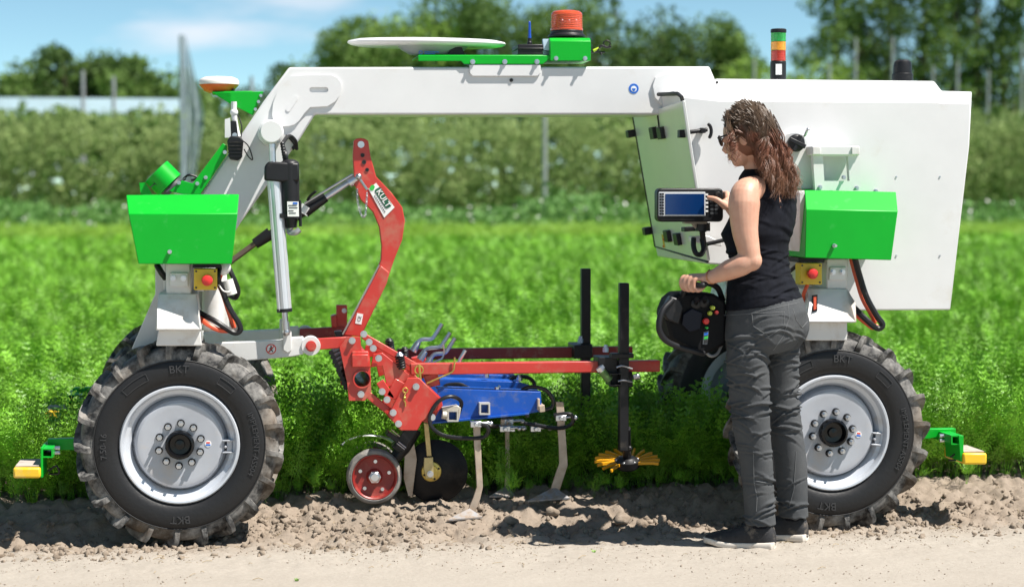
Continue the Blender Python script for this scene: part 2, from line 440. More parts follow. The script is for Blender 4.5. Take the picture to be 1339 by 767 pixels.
# bits of straw and dry root lying about
mb = MB(); rs_ = random.Random(4)
for _ in range(420):
    x, y = rs_.uniform(-2.2, 3.6), min(0.8, rs_.gauss(0.05, 0.32))
    if y < -1.4: continue
    a_, l_ = rs_.uniform(0, PI), rs_.uniform(0.012, 0.045); dx, dy = math.cos(a_)*l_/2, math.sin(a_)*l_/2
    mb.tube([(x-dx,y-dy,soil_h(x-dx,y-dy)+0.003), (x+rs_.uniform(-.003,.003),y,soil_h(x,y)+0.004+rs_.uniform(0,.006)), (x+dx,y+dy,soil_h(x+dx,y+dy)+0.004)], rs_.uniform(0.0006,0.0013), 4)
build(mb, 'straw_bits', mat('dry_straw', (0.34,0.26,0.15), 0.8, var=0.25, scale=3), kind='stuff')

# ------------------------------------------------------------------ carrot crop (feathery leaves, instanced by geometry nodes)
def carrot_plant(seed, nl=11, H=0.30, pairs=10, lw_=0.0026, nj=4, t0=0.30, ll=1.0):
    rd = random.Random(seed); V = []; Fc = []
    def tri(a, b, c): n = len(V); V.extend([a, b, c]); Fc.append((n, n+1, n+2))
    for i in range(nl):
        azm = 2*PI*i/nl + rd.uniform(-0.4, 0.4); lean = rd.uniform(0.15, 0.75); ln = H*rd.uniform(0.75, 1.15)
        d = Vector((math.cos(azm), math.sin(azm), 0)); pts = []
        p = Vector((0,0,0)) + d*0.01; ang = PI/2 - lean*0.35
        for k in range(9):
            pts.append(p.copy()); p = p + (d*math.cos(ang)+Vector((0,0,1))*math.sin(ang))*ln/8; ang -= lean*0.17
        side = d.cross(Vector((0,0,1)))
        for k in range(8):
            w = 0.0024*(1-k/10)
            tri(pts[k]-side*w, pts[k]+side*w, pts[k+1])
        for k in range(pairs):
            t = t0 + (1-t0)*k/(pairs-1); fi = t*8; i0 = min(7, int(fi)); q = pts[i0].lerp(pts[i0+1], fi-i0)
            tg = (pts[i0+1]-pts[i0]).normalized(); nrm = side.cross(tg).normalized()
            pl = ln*0.27*(1.15-t)**0.8*rd.uniform(0.8, 1.2)+0.008
            for sgn in (-1, 1):
                pd = (side*sgn*0.85 + tg*0.5 + nrm*rd.uniform(-0.35, 0.35)).normalized()
                for j in range(nj):
                    s_ = (j+0.6)/nj; base = q + pd*pl*s_*0.8
                    for sg in (-1, 1):
                        e = (pd*0.75 + tg*sg*0.75 + nrm*rd.uniform(-0.5, 0.5)).normalized()
                        lw = pl*0.34*(1.2-s_)*ll
                        o_ = nrm.cross(e).normalized()*lw_
                        tri(base-o_, base+o_, base+e*lw)
                    
    return np.array([list(q) for q in V]), np.array(Fc)
leafm = mat('carrot_leaf', (0.225,0.465,0.036), 0.45, var=0.0, scale=9, col2=(0.095,0.270,0.018), transl=0.08, objrand=0.38, spec=0.35)
proto = bpy.data.collections.new('carrot_leaf_kinds')
for i in range(4):
    v, f = carrot_plant(i)
    me = npmesh('carrot_leaf_%s' % 'abcd'[i], v, f, leafm)
    proto.objects.link(bpy.data.objects.new('carrot_plant', me))
for i in range(3):
    v, f = carrot_plant(31+i, 9, 0.34, 9, 0.0040, 3, 0.42, 1.15)
    proto.objects.link(bpy.data.objects.new('carrot_plant', npmesh('carrot_leaf_%s' % 'efg'[i], v, f, leafm)))
def gn_scatter(name, pts, rots, scs, idx, coll):
    me = bpy.data.meshes.new(name); me.vertices.add(len(pts)); me.vertices.foreach_set('co', np.asarray(pts, np.float32).ravel())
    a = me.attributes.new('rot', 'FLOAT_VECTOR', 'POINT'); a.data.foreach_set('vector', np.asarray(rots, np.float32).ravel())
    a = me.attributes.new('sca', 'FLOAT_VECTOR', 'POINT'); a.data.foreach_set('vector', np.asarray(scs, np.float32).ravel())
    a = me.attributes.new('idx', 'INT', 'POINT'); a.data.foreach_set('value', np.asarray(idx, np.int32))
    o = link(name, me, kind='stuff')
    ng = bpy.data.node_groups.new(name, 'GeometryNodeTree')
    ng.interface.new_socket('Geometry', in_out='INPUT', socket_type='NodeSocketGeometry'); ng.interface.new_socket('Geometry', in_out='OUTPUT', socket_type='NodeSocketGeometry')
    gi = ng.nodes.new('NodeGroupInput'); go = ng.nodes.new('NodeGroupOutput'); ip = ng.nodes.new('GeometryNodeInstanceOnPoints')
    ci = ng.nodes.new('GeometryNodeCollectionInfo'); ci.inputs[0].default_value = coll; ci.inputs[1].default_value = True; ci.inputs[2].default_value = True
    def attr(n, t):
        q = ng.nodes.new('GeometryNodeInputNamedAttribute'); q.data_type = t; q.inputs[0].default_value = n
        return [s for s in q.outputs if s.enabled][0]
    ip.inputs['Pick Instance'].default_value = True
    ng.links.new(gi.outputs[0], ip.inputs['Points']); ng.links.new(ci.outputs[0], ip.inputs['Instance'])
    ng.links.new(attr('idx', 'INT'), ip.inputs['Instance Index']); ng.links.new(attr('rot', 'FLOAT_VECTOR'), ip.inputs['Rotation'])
    ng.links.new(attr('sca', 'FLOAT_VECTOR'), ip.inputs['Scale']); ng.links.new(ip.outputs[0], go.inputs[0])
    md = o.modifiers.new('scatter', 'NODES'); md.node_group = ng
    return o
P, Rt, Sc, Ix = [], [], [], []
def put(x, y, s):
    if 0.9 < y < 1.9 and (abs(x) < 0.42 or abs(x-2.384) < 0.42) and 1.15 < y < 1.55: return
    P.append((x, y, soil_h(x, y) if y < 4 else 0.085)); Rt.append((random.gauss(0, 0.16), random.gauss(0, 0.16), random.uniform(0, 6.28)))
    q = s*random.uniform(0.8, 1.2); Sc.append((q, q, q*random.uniform(0.9, 1.1))); Ix.append(4+random.randrange(3) if y < 1.0 or (y < 2.2 and random.random() < 0.35) else random.randrange(4))
def field(y0, y1, step, s, margin):
    y = y0
    while y < y1:
        d = y - CAM.y; xc = CAM.x + d*math.tan(YAW); hw = d*0.285 + margin
        x = xc - hw
        while x < xc + hw:
            put(x+random.uniform(-.5,.5)*step, y+random.uniform(-.5,.5)*step, s*(1+0.22*fbm(x, y, 2, 0.9))); x += step
        y += step
for _ in range(330):                                            # the straggling front edge of the bed
    x = random.uniform(-2.6, 4.2); put(x, 0.70+0.05*fbm(x, 0, 2, 2.5)+random.uniform(-0.05, 0.08), random.uniform(0.62, 1.0))
for _ in range(90): put(random.uniform(-2.6, 4.2), random.uniform(0.5, 0.68), random.uniform(0.2, 0.45))
field(0.78, 1.5, 0.084, 1.0, 0.8)
field(1.5, 3.4, 0.064, 1.0, 0.8)
field(3.4, 8.0, 0.085, 1.08, 1.0)
field(8.0, 20.0, 0.15, 1.45, 2.5)
field(20.0, 31.0, 0.30, 2.3, 7.0)
Sc = [(a_, b_, min(c_, 1.5)) for a_, b_, c_ in Sc]
gn_scatter('carrot_crop', P, Rt, Sc, Ix, proto)
palem = mat('pale_crop_leaf', (0.24,0.40,0.045), 0.45, var=0.0, scale=2, col2=(0.17,0.33,0.035), transl=0.25, objrand=0.25, spec=0.4)
proto2 = bpy.data.collections.new('pale_crop_kinds')
for i in range(2):
    v, f = carrot_plant(20+i, 12, 0.34, 7); proto2.objects.link(bpy.data.objects.new('crop_plant', npmesh('crop_leaf_%s' % 'ab'[i], v*np.array([2.2,2.2,1.0]), f, palem)))
P, Rt, Sc, Ix = [], [], [], []
field(31.0, 47.0, 0.36, 1.3, 10.0)
gn_scatter('pale_crop_strip', P, Rt, [(a_, b_, c_*0.8) for a_, b_, c_ in Sc], [q % 2 for q in Ix], proto2)
weeds = [(388+0, 738, -0.75, 'tiny green seedling on the bare path before the left wheel'), (777, 722, -0.42, 'tiny green seedling on the path near the woman\'s shadow')]
for px, py, Y, lab in weeds:
    x, z = ax(px, py, Y); v, f = carrot_plant(50+px, 5, 0.03, 4)
    me = npmesh('seedling', v*0.42, f, leafm); tag(link('seedling', me, (x, Y, soil_h(x, Y)-0.002)), lab, 'seedling')

# ------------------------------------------------------------------ background
def leaf_cloud(cent, size, up=0.0, seed=0, asp=0.62):
    r = np.random.default_rng(seed); n = len(cent); size = np.broadcast_to(size, (n,))
    d = r.normal(size=(n,3)); d /= np.linalg.norm(d, axis=1)[:,None]; d[:,2] = d[:,2]*(1-up)+up*0.6
    e = np.cross(d, r.normal(size=(n,3))); e /= np.linalg.norm(e, axis=1)[:,None]
    g = np.cross(d, e); g /= np.linalg.norm(g, axis=1)[:,None]
    h = size[:,None]*0.5
    v = np.stack([cent-e*h, cent+g*h*asp, cent+e*h, cent-g*h*asp], 1).reshape(-1,3)
    return v, np.arange(4*n).reshape(n,4)
def bxd(px, D):
    """x,y on the ground along the ray of pixel column px at world depth Y=D"""
    return at(px, 253, D).x
fol = {
 'dark': mat('foliage_dark', (0.115,0.19,0.05), 0.6, scale=0.5, col2=(0.055,0.105,0.03), transl=0.28, objrand=0.12, spec=0.15),
 'mid': mat('foliage_mid', (0.18,0.28,0.07), 0.6, scale=0.5, col2=(0.09,0.16,0.04), transl=0.3, objrand=0.12, spec=0.15),
 'light': mat('foliage_light', (0.27,0.40,0.07), 0.6, scale=0.5, col2=(0.16,0.27,0.05), transl=0.3, objrand=0.12, spec=0.15),
 'olive': mat('orchard_leaf', (0.30,0.375,0.15), 0.7, scale=0.5, col2=(0.19,0.27,0.09), transl=0.25, spec=0.12),
 'weed': mat('meadow_leaf', (0.17,0.33,0.09), 0.6, scale=0.9, col2=(0.08,0.18,0.04), transl=0.3, spec=0.3)}
bark = mat('bark', (0.16,0.12,0.09), 0.9, var=0.25, scale=8, bump=0.5, bscale=12)
pole_m = mat('weathered_pole', (0.30,0.31,0.33), 0.7, var=0.1)
def crown_points(n, rx, rz, zc, seed, lobes=9, pop=False):
    r = np.random.default_rng(seed); L_ = []
    for i in range(lobes):
        if pop:
            t = (i+0.5)/lobes; c = np.array([r.normal()*rx*0.25, r.normal()*rx*0.25, zc + rz*(2*t-1)*0.9]); q = rx*(0.75-0.4*abs(t-0.4))*r.uniform(0.7,1.2); s = np.array([q, q, rz*2.0/lobes*1.1])
        else:
            a = r.uniform(0, 6.28); h = r.uniform(-0.75, 0.8); w = math.sqrt(max(0.05, 1-h*h))*r.uniform(0.3, 0.8)
            c = np.array([math.cos(a)*w*rx, math.sin(a)*w*rx, zc+h*rz]); q = r.uniform(0.28, 0.5)*min(rx, rz); s = np.array([q*1.1, q*1.1, q*0.85])
        k = int(n/lobes); d = r.normal(size=(k,3)); d /= np.linalg.norm(d, axis=1)[:,None]
        L_.append(c + d*s*(r.uniform(0.35, 1.0, (k,1))**0.55)*r.normal(1, 0.12, (k,1)))
    return np.concatenate(L_)
def make_tree(px, D, top_py, rx, kind, label, group, seed, n=4200, leaf=0.38, pop=False, base=0.22, lobes=12):
    x = bxd(px, D); h = at(px, top_py, D).z
    o = thing('tree', (x, D, 0), label, 'tree', group)
    rz = h*(1-base)/2; zc = h*base + rz
    pts = crown_points(n, rx, rz*0.92, zc, seed, lobes, pop)
    v, f = leaf_cloud(pts, np.random.default_rng(seed).uniform(0.6, 1.3, len(pts))*leaf, 0.3, seed)
    link('crown', npmesh('crown', v, f, fol[kind]), (0,0,0), o)
    mb = MB(); rd = random.Random(seed)
    tr = h*0.016+0.05
    mb.tube([(x,D,-0.1),(x+rd.uniform(-.1,.1),D,h*0.3),(x+rd.uniform(-.3,.3),D,h*0.6),(x,D,h*0.88)], [tr*1.3,tr,tr*0.6,tr*0.15], 8)
    for k in range(7):
        z0 = h*rd.uniform(0.25, 0.6); a = rd.uniform(0, 6.28); l = rx*rd.uniform(0.4, 0.8)
        mb.tube([(x,D,z0),(x+math.cos(a)*l*0.5,D+math.sin(a)*l*0.5,z0+l*0.35),(x+math.cos(a)*l,D+math.sin(a)*l,z0+l*0.8)], [tr*0.5,tr*0.3,tr*0.08], 6)
    build(mb, 'trunk', bark, o)
    return o
G1 = 'trees in the wood left of the robot'; G2 = 'tall trees behind the robot beam'; G3 = 'poplars behind the cabin'
ORD = ['leftmost','second','third','fourth','fifth','sixth','seventh','eighth','ninth','tenth','eleventh','rightmost']
def nth(k, n): return 'leftmost' if k == 0 else 'rightmost' if k == n-1 else ORD[k]+' from left'
i = 0
for kk, (px, top, rx, kd) in enumerate([(12,90,6,'dark'),(48,72,7,'mid'),(86,56,7,'dark'),(118,48,7,'dark'),(150,62,7,'mid'),(178,76,6,'dark'),(205,84,6,'mid'),(238,98,5,'mid')]):
    make_tree(px, 200, top, rx, kd, 'broad tree in the low wood at far left, %s of its trees' % nth(kk, 8), G1, 100+i, 3200, 0.75); i += 1
for kk, (px, top, rx, kd) in enumerate([(345,96,5,'dark'),(385,74,3.4,'dark')]):
    make_tree(px, 190, top, rx, kd, ['low broad dark tree on the skyline behind the green receiver bracket', 'narrow dark tree peaking just left of the beam elbow'][kk], 'small trees left of the elbow', 130+i, 2400, 0.6); i += 1
for kk, (px, top, rx, kd) in enumerate([(452,30,5.2,'mid'),(492,-14,6.0,'mid'),(545,10,6.2,'light'),(602,-20,6.6,'dark'),(655,-8,6,'mid'),(706,16,5.5,'dark'),(748,-16,6.0,'mid'),(806,-22,6.2,'dark'),(862,-6,6,'dark'),(905,18,5.2,'mid'),(942,52,4.2,'mid'),(968,8,2.6,'mid')]):
    make_tree(px, 150, top, rx, kd, 'tall leafy tree rising behind the white beam, %s of that row' % nth(kk, 12), G2, 160+i, 5600, 0.44, lobes=15); i += 1
for kk, (px, top, rx) in enumerate([(962,70,4.5),(1000,86,4.5),(1040,74,4.6),(1078,92,4.2)]):
    make_tree(px, 120, top, rx, 'light', 'low yellow green tree around the signal lamp column, %s of four' % nth(kk, 4), 'bushy trees behind the signal tower', 200+i, 3600, 0.36, base=0.08); i += 1
for kk, (px, top, kd) in enumerate([(1092,-60,'mid'),(1126,-90,'mid'),(1160,-70,'dark'),(1204,-100,'mid'),(1244,-80,'mid'),(1276,-95,'dark'),(1312,-70,'mid'),(1352,-90,'mid')]):
    make_tree(px, 130, top, 2.9, kd, 'tall slender poplar beyond the white cabin, %s of the poplar row' % nth(kk, 8), G3, 220+i, 4600, 0.38, pop=True, base=0.10, lobes=16); i += 1
for kk, (px, top, rx) in enumerate([(1200,150,4),(1276,150,4),(1325,110,5),(1380,120,5)]):
    make_tree(px, 108, top, rx, 'mid', 'leafy bush before the poplars beside the white cabin, %s of four' % nth(kk, 4), 'bushes right of the cabin', 250+i, 3200, 0.36, base=0.05); i += 1
# rows of orchard trees that read as one hedge
def hedge(name, D, px0, px1, top, n, leaf, mt, seed, thick=1.5, base=0.15, ragged=0.7):
    r = np.random.default_rng(seed); x0, x1 = bxd(px0, D), bxd(px1, D); X = r.uniform(x0, x1, n)
    hh = np.array([top + ragged*(fbm(float(x)*0.5, D, 3, 0.6) + 2.6*max(0, mnoise.noise((float(x)*3.2, D, seed)))**1.6) for x in X])
    t = r.uniform(0, 1, n)**0.8; gap = np.array([mnoise.noise((float(a_)*0.9, seed*3.1, float(b_)*6)) for a_, b_ in zip(X, t)]); t = np.where(gap < -0.22, t*0.55, t)
    Z = base + (hh-base)*t
    Y = D + r.normal(size=n)*thick*(0.45+0.75*np.minimum(t, 0.75)-0.9*np.maximum(t-0.75, 0))*0.5
    v, f = leaf_cloud(np.stack([X, Y, Z], 1), r.uniform(0.6, 1.4, n)*leaf, 0.3, seed)
    # upright shoots above the row
    me = npmesh(name, v, f, mt); return link(name, me, kind='stuff')
hedge('orchard_row', 74, -420, 1760, 4.45, 175000, 0.15, fol['olive'], 1, 2.2, 0.55, 0.6)
hedge('orchard_row', 79, -420, 1760, 4.9, 50000, 0.22, fol['olive'], 2, 1.8, 0.3, 0.5)
hedge('orchard_row', 84, -420, 1760, 5.3, 22000, 0.36, fol['mid'], 7, 2.0, 0.3, 0.5)
hedge('meadow_strip', 53, -420, 1760, 1.05, 27000, 0.20, fol['weed'], 3, 5.0, 0.0, 0.4)
# white umbels in the meadow strip
r = np.random.default_rng(5); n = 480; X = r.uniform(bxd(-150, 51), bxd(1500, 51), n); c = np.stack([X, 50.5+r.normal(size=n)*1.2, 0.45+r.uniform(0, 0.75, n)], 1)
v, f = leaf_cloud(c, r.uniform(0.05, 0.13, n), 0.9, 6, 1.0)
link('meadow_flowers', npmesh('meadow_flowers', v, f, mat('white_petal', (0.75,0.74,0.70), 0.6)), kind='stuff')
# posts of the orchard
POST = [(110,92),(150,100),(712,146),(330,100),(1117,50),(1165,48),(1218,86),(1250,80),(1290,92),(1334,56),(985,78),(1012,80),(1083,82)]; POST.sort()
for kk, (px, top) in enumerate(POST):
    D = 70 if px == 712 else 88 if px < 900 else 100
    x = bxd(px, D); h = at(px, top, D).z
    mb = MB(); mb.tube([(x,D,0),(x,D,h*0.5),(x,D,h)], [0.10,0.095,0.085], 8)
    tag(build(mb, 'orchard_post', pole_m), 'slender grey orchard post, ' + ('leftmost, before the pale net canopy','second from left, before the pale net canopy','showing just left of the beam elbow','alone before the hedge under the beam','left of the signal lamp column','just behind the signal lamp column','first right of the signal lamp column','tall one of the pair above the cabin roof, left','tall one of the pair above the cabin roof, right','above the right roof end of the cabin','above the top right cabin corner','second from the right photo edge','tall, nearest the right photo edge')[kk], 'post', 'orchard posts')
# net canopy left behind the rows, and the gathered net on its corner pole
D = 104; netm = mat('hail_net', (0.44,0.57,0.66), 0.6, var=0.12, scale=0.25, transl=0.2)
mb = MB(); x0, x1 = bxd(-160, D), bxd(236, D); zb, zt = at(100, 150, D).z, at(100, 121, D).z
nb = 12
net = thing('net_canopy', ((x0+x1)/2, D, 0), 'pale blue white hail net canopy stretched over the orchard at left', 'net canopy')
for j in range(nb):
    xa, xb = x0+(x1-x0)*j/nb, x0+(x1-x0)*(j+1)/nb; xm = (xa+xb)/2
    mb.hexa([(xa,D,zb),(xb,D,zb),(xb,D+14,zb),(xa,D+14,zb)], [(xa,D+0.3,zt-0.3),(xb,D+0.3,zt-0.3),(xb,D+14,zt-0.3),(xa,D+14,zt-0.3)])
build(mb, 'net_sheet', netm, net)
for j in range(0, nb+1, 2):
    mb = MB(); xa = x0+(x1-x0)*j/nb; mb.cyl((xa,D+0.2,0), (xa,D+0.2,zb+0.05), 0.08, 8); build(mb, 'post', pole_m, net)
D = 71.5; x = bxd(239, D); ztop = at(239, 46, D).z; zlow = at(239, 225, D).z
gn_ = thing('corner_pole', (x, D, 0), 'tall blurred grey pole with a gathered net curtain, left of the robot', 'pole')
mb = MB(); mb.tube([(x,D,0),(x,D,ztop*0.5),(x,D,ztop)], [0.12,0.11,0.09], 10); build(mb, 'pole', mat('grey_blue_pole', (0.26,0.30,0.36), 0.6, var=0.08), gn_)
mb = MB(); rows = []
for i in range(15):
    t = i/14; z = ztop + (at(239, 250, D).z-ztop)*t; w = at(262, 130, D).x - x; ww = w*(0.08+2.0*t) if t < 0.5 else w*1.08*(1.6-1.2*t)
    rows.append([(x+0.1+ww*u, D+0.05+0.12*math.sin(u*16+t*3)*min(1, t*2), z) for u in np.linspace(0, 1, 13)])
vs = [p for r_ in rows for p in r_]
vs2 = [(p[0], p[1]+0.012, p[2]) for p in vs]
fs = [[i*13+k, i*13+k+1, (i+1)*13+k+1, (i+1)*13+k] for i in range(14) for k in range(12)]
mb.add(vs, fs); mb.add(vs2, fs)
build(mb, 'net_curtain', mat('grey_net', (0.40,0.46,0.54), 0.7, var=0.15, scale=3, alpha=0.5), gn_)
# ------------------------------------------------------------------ the robot
def loft(mb, loops, cap=True):
    n = len(loops[0]); vs = [p for l in loops for p in l]
    fs = [[i*n+k, i*n+(k+1)%n, (i+1)*n+(k+1)%n, (i+1)*n+k] for i in range(len(loops)-1) for k in range(n)]
    if cap: fs += [list(range(n-1,-1,-1)), list(range((len(loops)-1)*n, len(loops)*n))]
    return mb.add(vs, fs)
def loopY(pix, Y, src=None):
    """pixel outline on plane src, set at depth Y"""
    return [(*ax(x, y, Y if src is None else src),) for x, y in pix]
def atY(xz, Y): return [Vector((x, Y, z)) for x, z in xz]
robot = thing('field_robot', (1.19, 0.70, 0.0), 'white and green four wheeled field robot with an arched beam and big rear cabin', 'robot')
RB = robot

# wheels ------------------------------------------------------------
def bend(vs, rad, ang, y, flip=1):
    out = []
    for p in vs:
        r = rad + p.y*flip; th = ang - flip*p.x/rad
        out.append(Vector((r*math.cos(th), y - p.z, r*math.sin(th))))
    return out
def make_wheel():
    w = MB()                                          # rim: flange, barrel and dish
    w.lathe([(0.226,0.018),(0.231,0.004),(0.226,-0.004),(0.219,-0.003),(0.214,0.006),(0.210,0.022),(0.196,0.030),(0.190,0.040),(0.1845,0.052),(0.1835,0.070),(0.200,0.165),(0.228,0.185),(0.224,0.186),(0.18,0.168),(0.178,0.10)], seg=72, cap=False)
    root = build(w, 'wheel', rimgrey, None, org=(0,0,0), angle=28)
    d = MB(); d.lathe([(0.05,0.022),(0.075,0.018),(0.140,0.018),(0.152,0.0165),(0.162,0.018),(0.171,0.026),(0.175,0.044),(0.1835,0.062),(0.1835,0.072),(0.16,0.062),(0.05,0.06)], seg=64, close=True)
    build(d, 'wheel_disc', discgrey, root, org=(0,0,0), angle=25)
    t = MB()
    t.lathe([(0.222,0.018),(0.232,0.006),(0.245,-0.004),(0.262,-0.010),(0.290,-0.012),(0.312,-0.009),(0.322,-0.0065),(0.326,-0.004),(0.327,0.000),(0.346,0.003),(0.367,0.010),(0.377,0.026),(0.383,0.060),(0.384,0.10),(0.383,0.14),(0.377,0.174),(0.367,0.190),(0.327,0.200),(0.29,0.212),(0.245,0.204),(0.222,0.182)], seg=110, close=True)
    nl = 21
    for sd in (0, 1):
        for i in range(nl):
            a0 = 2*PI*(i+0.5*sd)/nl
            # (angle offset, axial, radius of top, radius of root, half width) from the tread centre out over the shoulder
            st = [(0.030,0.108,0.401,0.378,0.0105),(-0.040,0.070,0.405,0.378,0.0105),(-0.125,0.024,0.405,0.372,0.0105),(-0.165,0.001,0.400,0.362,0.011),(-0.183,-0.006,0.384,0.346,0.011),(-0.192,-0.0085,0.350,0.334,0.0095)]
            loops = []
            for k, (da, yy, rt, rr, hw) in enumerate(st):
                da = -da; yv = yy if sd == 0 else 0.2-yy
                th = a0 + da; L_ = []
                if k < 3: quad = [(rr-0.01, -hw*1.45, 0), (rt, -hw*0.8, 0), (rt, hw*0.8, 0), (rr-0.01, hw*1.45, 0)]
                elif k < 5: quad = [(rr-0.012, -hw*1.45, 0.02), (rt, -hw*0.8, 0.0), (rt, hw*0.8, 0.0), (rr-0.012, hw*1.45, 0.02)]
                else: quad = [(rr-0.012, -hw*1.2, 0.015), (rt, -hw, 0.0), (rt, hw, 0.0), (rr-0.012, hw*1.2, 0.015)]
                for r_, s_, dy in quad:
                    tt = th + s_/r_; y_ = yv + (dy if sd == 0 else -dy)
                    L_.append(Vector((r_*math.cos(tt), y_, r_*math.sin(tt))))
                loops.append(L_)
            loft(t, loops)
    build(t, 'tyre', tyrem, root, org=(0,0,0), angle=40)
    for k in range(4):
        n = MB(); n.lathe([(0.3262+0.0,-0.0062),(0.3285,-0.0072),(0.3300,-0.0058),(0.3290,-0.0035)], seg=90, close=True)
    build(n, 'tyre_bead_line', rubber, root, org=(0,0,0))
    # raised lettering on the sidewall
    for txt, rad, ang, size, flip in [('BKT',0.294,90,0.042,1),('BKT',0.290,-90,0.042,1),('IMPLEMENT-AS504',0.294,0,0.031,1),('7.50-16',0.290,180,0.033,1)]:
        vs, fs = text_geo(txt, size, 0.0022)
        mb = MB()
        if ang == -90: vs = [Vector((p.x, p.y, p.z)) for p in vs]
        mb.add(bend(vs, rad, R(ang), -0.0128, flip), fs)
        build(mb, 'tyre_lettering', letterm, root, org=(0,0,0))
    for th0, wd in ((125,0.06),(52,0.04)):            # raised frames moulded into the sidewall
        pts = [(rr*math.cos(R(th0)+u), -0.0125, rr*math.sin(R(th0)+u)) for rr, us in ((0.278, np.linspace(-wd*3, wd*3, 10)), (0.306, np.linspace(wd*3, -wd*3, 10))) for u in us]
        mb = MB(); mb.tube(pts+[pts[0]], 0.0016, 5); build(mb, 'sidewall_frame', letterm, root, org=(0,0,0))
    h = MB(); h.lathe([(0.056,0.024),(0.056,-0.008),(0.053,-0.015),(0.046,-0.017),(0.044,-0.012),(0.038,0.012),(0.020,0.014),(0.018,0.004),(0.0,0.002)], seg=40)
    build(h, 'hub_cap', glossblack, root, org=(0,0,0))
    for k in range(10):
        th = 2*PI*k/10 + 0.26; r_ = 0.083
        n = MB(); n.cyl((0,0,0), (0,-0.004,0), 0.0150, 16); n.cur = 1; n.cyl((0,-0.004,0), (0,-0.020,0), 0.0112, 6); n.cyl((0,-0.02,0),(0,-0.034,0), 0.0062, 10)
        if k == 0: nut0 = build(n, 'wheel_nut', [blackmetal, steel], root, org=(0,0,0)); o = nut0
        else: o = nut0.copy(); COL.objects.link(o); o.parent = root
        o.location = (r_*math.cos(th), 0.018, r_*math.sin(th))
    s = MB(); s.lathe([(0.0,0.0163),(0.0125,0.0163),(0.0125,0.0182),(0,0.0182)], c=(0.108,0,0.0), seg=24, close=True); build(s, 'round_sticker', paper, root, org=(0,0,0))
    s = MB(); s.box((0.108,0.0159,-0.004), (0.018,0.0008,0.006)); s.cur = 1; s.box((0.108,0.0159,0.005), (0.014,0.0008,0.006)); build(s, 'sticker_print', [inkblue, inkred], root, org=(0,0,0))
    v = MB(); v.box((0.190,0.035,-0.01), (0.020,0.030,0.040)); v.box((0.183,0.024,0.012), (0.040,0.03,0.006)); v.box((0.183,0.024,-0.034), (0.040,0.03,0.006)); v.cyl((0.175,0.04,-0.01),(0.175,0.008,-0.013),0.005,8)
    build(v, 'valve_guard', discgrey, root, org=(0,0,0), bevel=0.002)
    return root
tyrem = mat('dusty_tyre_rubber', (0.024,0.024,0.025), 0.6, var=0.15)
nt = tyrem.node_tree; b = nt.nodes['Principled BSDF']; L = nt.links.new
co = N(nt, 'ShaderNodeTexCoord'); sx = N(nt, 'ShaderNodeSeparateXYZ'); L(co.outputs['Object'], sx.inputs[0])
cxz = N(nt, 'ShaderNodeCombineXYZ'); L(sx.outputs['X'], cxz.inputs[0]); L(sx.outputs['Z'], cxz.inputs[1])
ln = N(nt, 'ShaderNodeVectorMath', _operation='LENGTH'); L(cxz.outputs[0], ln.inputs[0])
m1 = N(nt, 'ShaderNodeMapRange'); m1.inputs[1].default_value = 0.326; m1.inputs[2].default_value = 0.333; L(ln.outputs['Value'], m1.inputs[0])
nz = N(nt, 'ShaderNodeTexNoise', Scale=14.0, Detail=8.0, Roughness=0.7); L(co.outputs['Object'], nz.inputs['Vector'])
m2 = N(nt, 'ShaderNodeMapRange'); m2.inputs[1].default_value = 0.40; m2.inputs[2].default_value = 0.62; L(nz.outputs['Fac'], m2.inputs[0])
mu = N(nt, 'ShaderNodeMath', _operation='MULTIPLY'); L(m1.outputs[0], mu.inputs[0]); L(m2.outputs[0], mu.inputs[1])
mA = N(nt, 'ShaderNodeMix', _data_type='RGBA'); mA.inputs[6].default_value = (0.013,0.013,0.014,1); mA.inputs[7].default_value = (0.25,0.24,0.225,1); L(mu.outputs[0], mA.inputs[0])
nb_ = N(nt, 'ShaderNodeTexNoise', Scale=5.0, Detail=6.0); L(co.outputs['Object'], nb_.inputs['Vector'])
m4 = N(nt, 'ShaderNodeMapRange'); m4.inputs[1].default_value = 0.5; m4.inputs[2].default_value = 0.72; m4.inputs[4].default_value = 0.55; L(nb_.outputs['Fac'], m4.inputs[0])
mu2 = N(nt, 'ShaderNodeMath', _operation='MULTIPLY'); L(m1.outputs[0], mu2.inputs[0]); L(m4.outputs[0], mu2.inputs[1])
mB = N(nt, 'ShaderNodeMix', _data_type='RGBA'); mB.inputs[7].default_value = (0.20,0.145,0.095,1); L(mu2.outputs[0], mB.inputs[0]); L(mA.outputs[2], mB.inputs[6])
L(mB.outputs[2], b.inputs['Base Color'])
m3 = N(nt, 'ShaderNodeMapRange'); m3.inputs[3].default_value = 0.5; m3.inputs[4].default_value = 0.9; L(mu.outputs[0], m3.inputs[0]); L(m3.outputs[0], b.inputs['Roughness'])
nf = N(nt, 'ShaderNodeTexNoise', Scale=70.0, Detail=5.0); L(co.outputs['Object'], nf.inputs['Vector'])
bp = N(nt, 'ShaderNodeBump', Strength=0.35, Distance=0.003); L(nf.outputs['Fac'], bp.inputs['Height']); L(bp.outputs[0], b.inputs['Normal'])
letterm = mat('sidewall_lettering', (0.040,0.040,0.042), 0.5, var=0.1)
tyrem.node_tree.nodes['Principled BSDF'].inputs['Specular IOR Level'].default_value = 0.35
glossblack = mat('gloss_black_cap', (0.006,0.006,0.007), 0.22, var=0.05, spec=0.35)
def place_wheel(o, c, rot):
    o.parent = robot; o.location = Vector(c) - worg(robot); o.rotation_euler = (0, rot, 0); ORG[o.name] = Vector(c)
def copy_part(o, parent=None):
    c = o.copy(); COL.objects.link(c)
    if parent is not None: c.parent = parent
    for ch in list(o.children):
        d = ch.copy(); COL.objects.link(d); d.parent = c
    return c
WL = at(235, 583, 0.0); WR = at(1087, 571, 0.0)
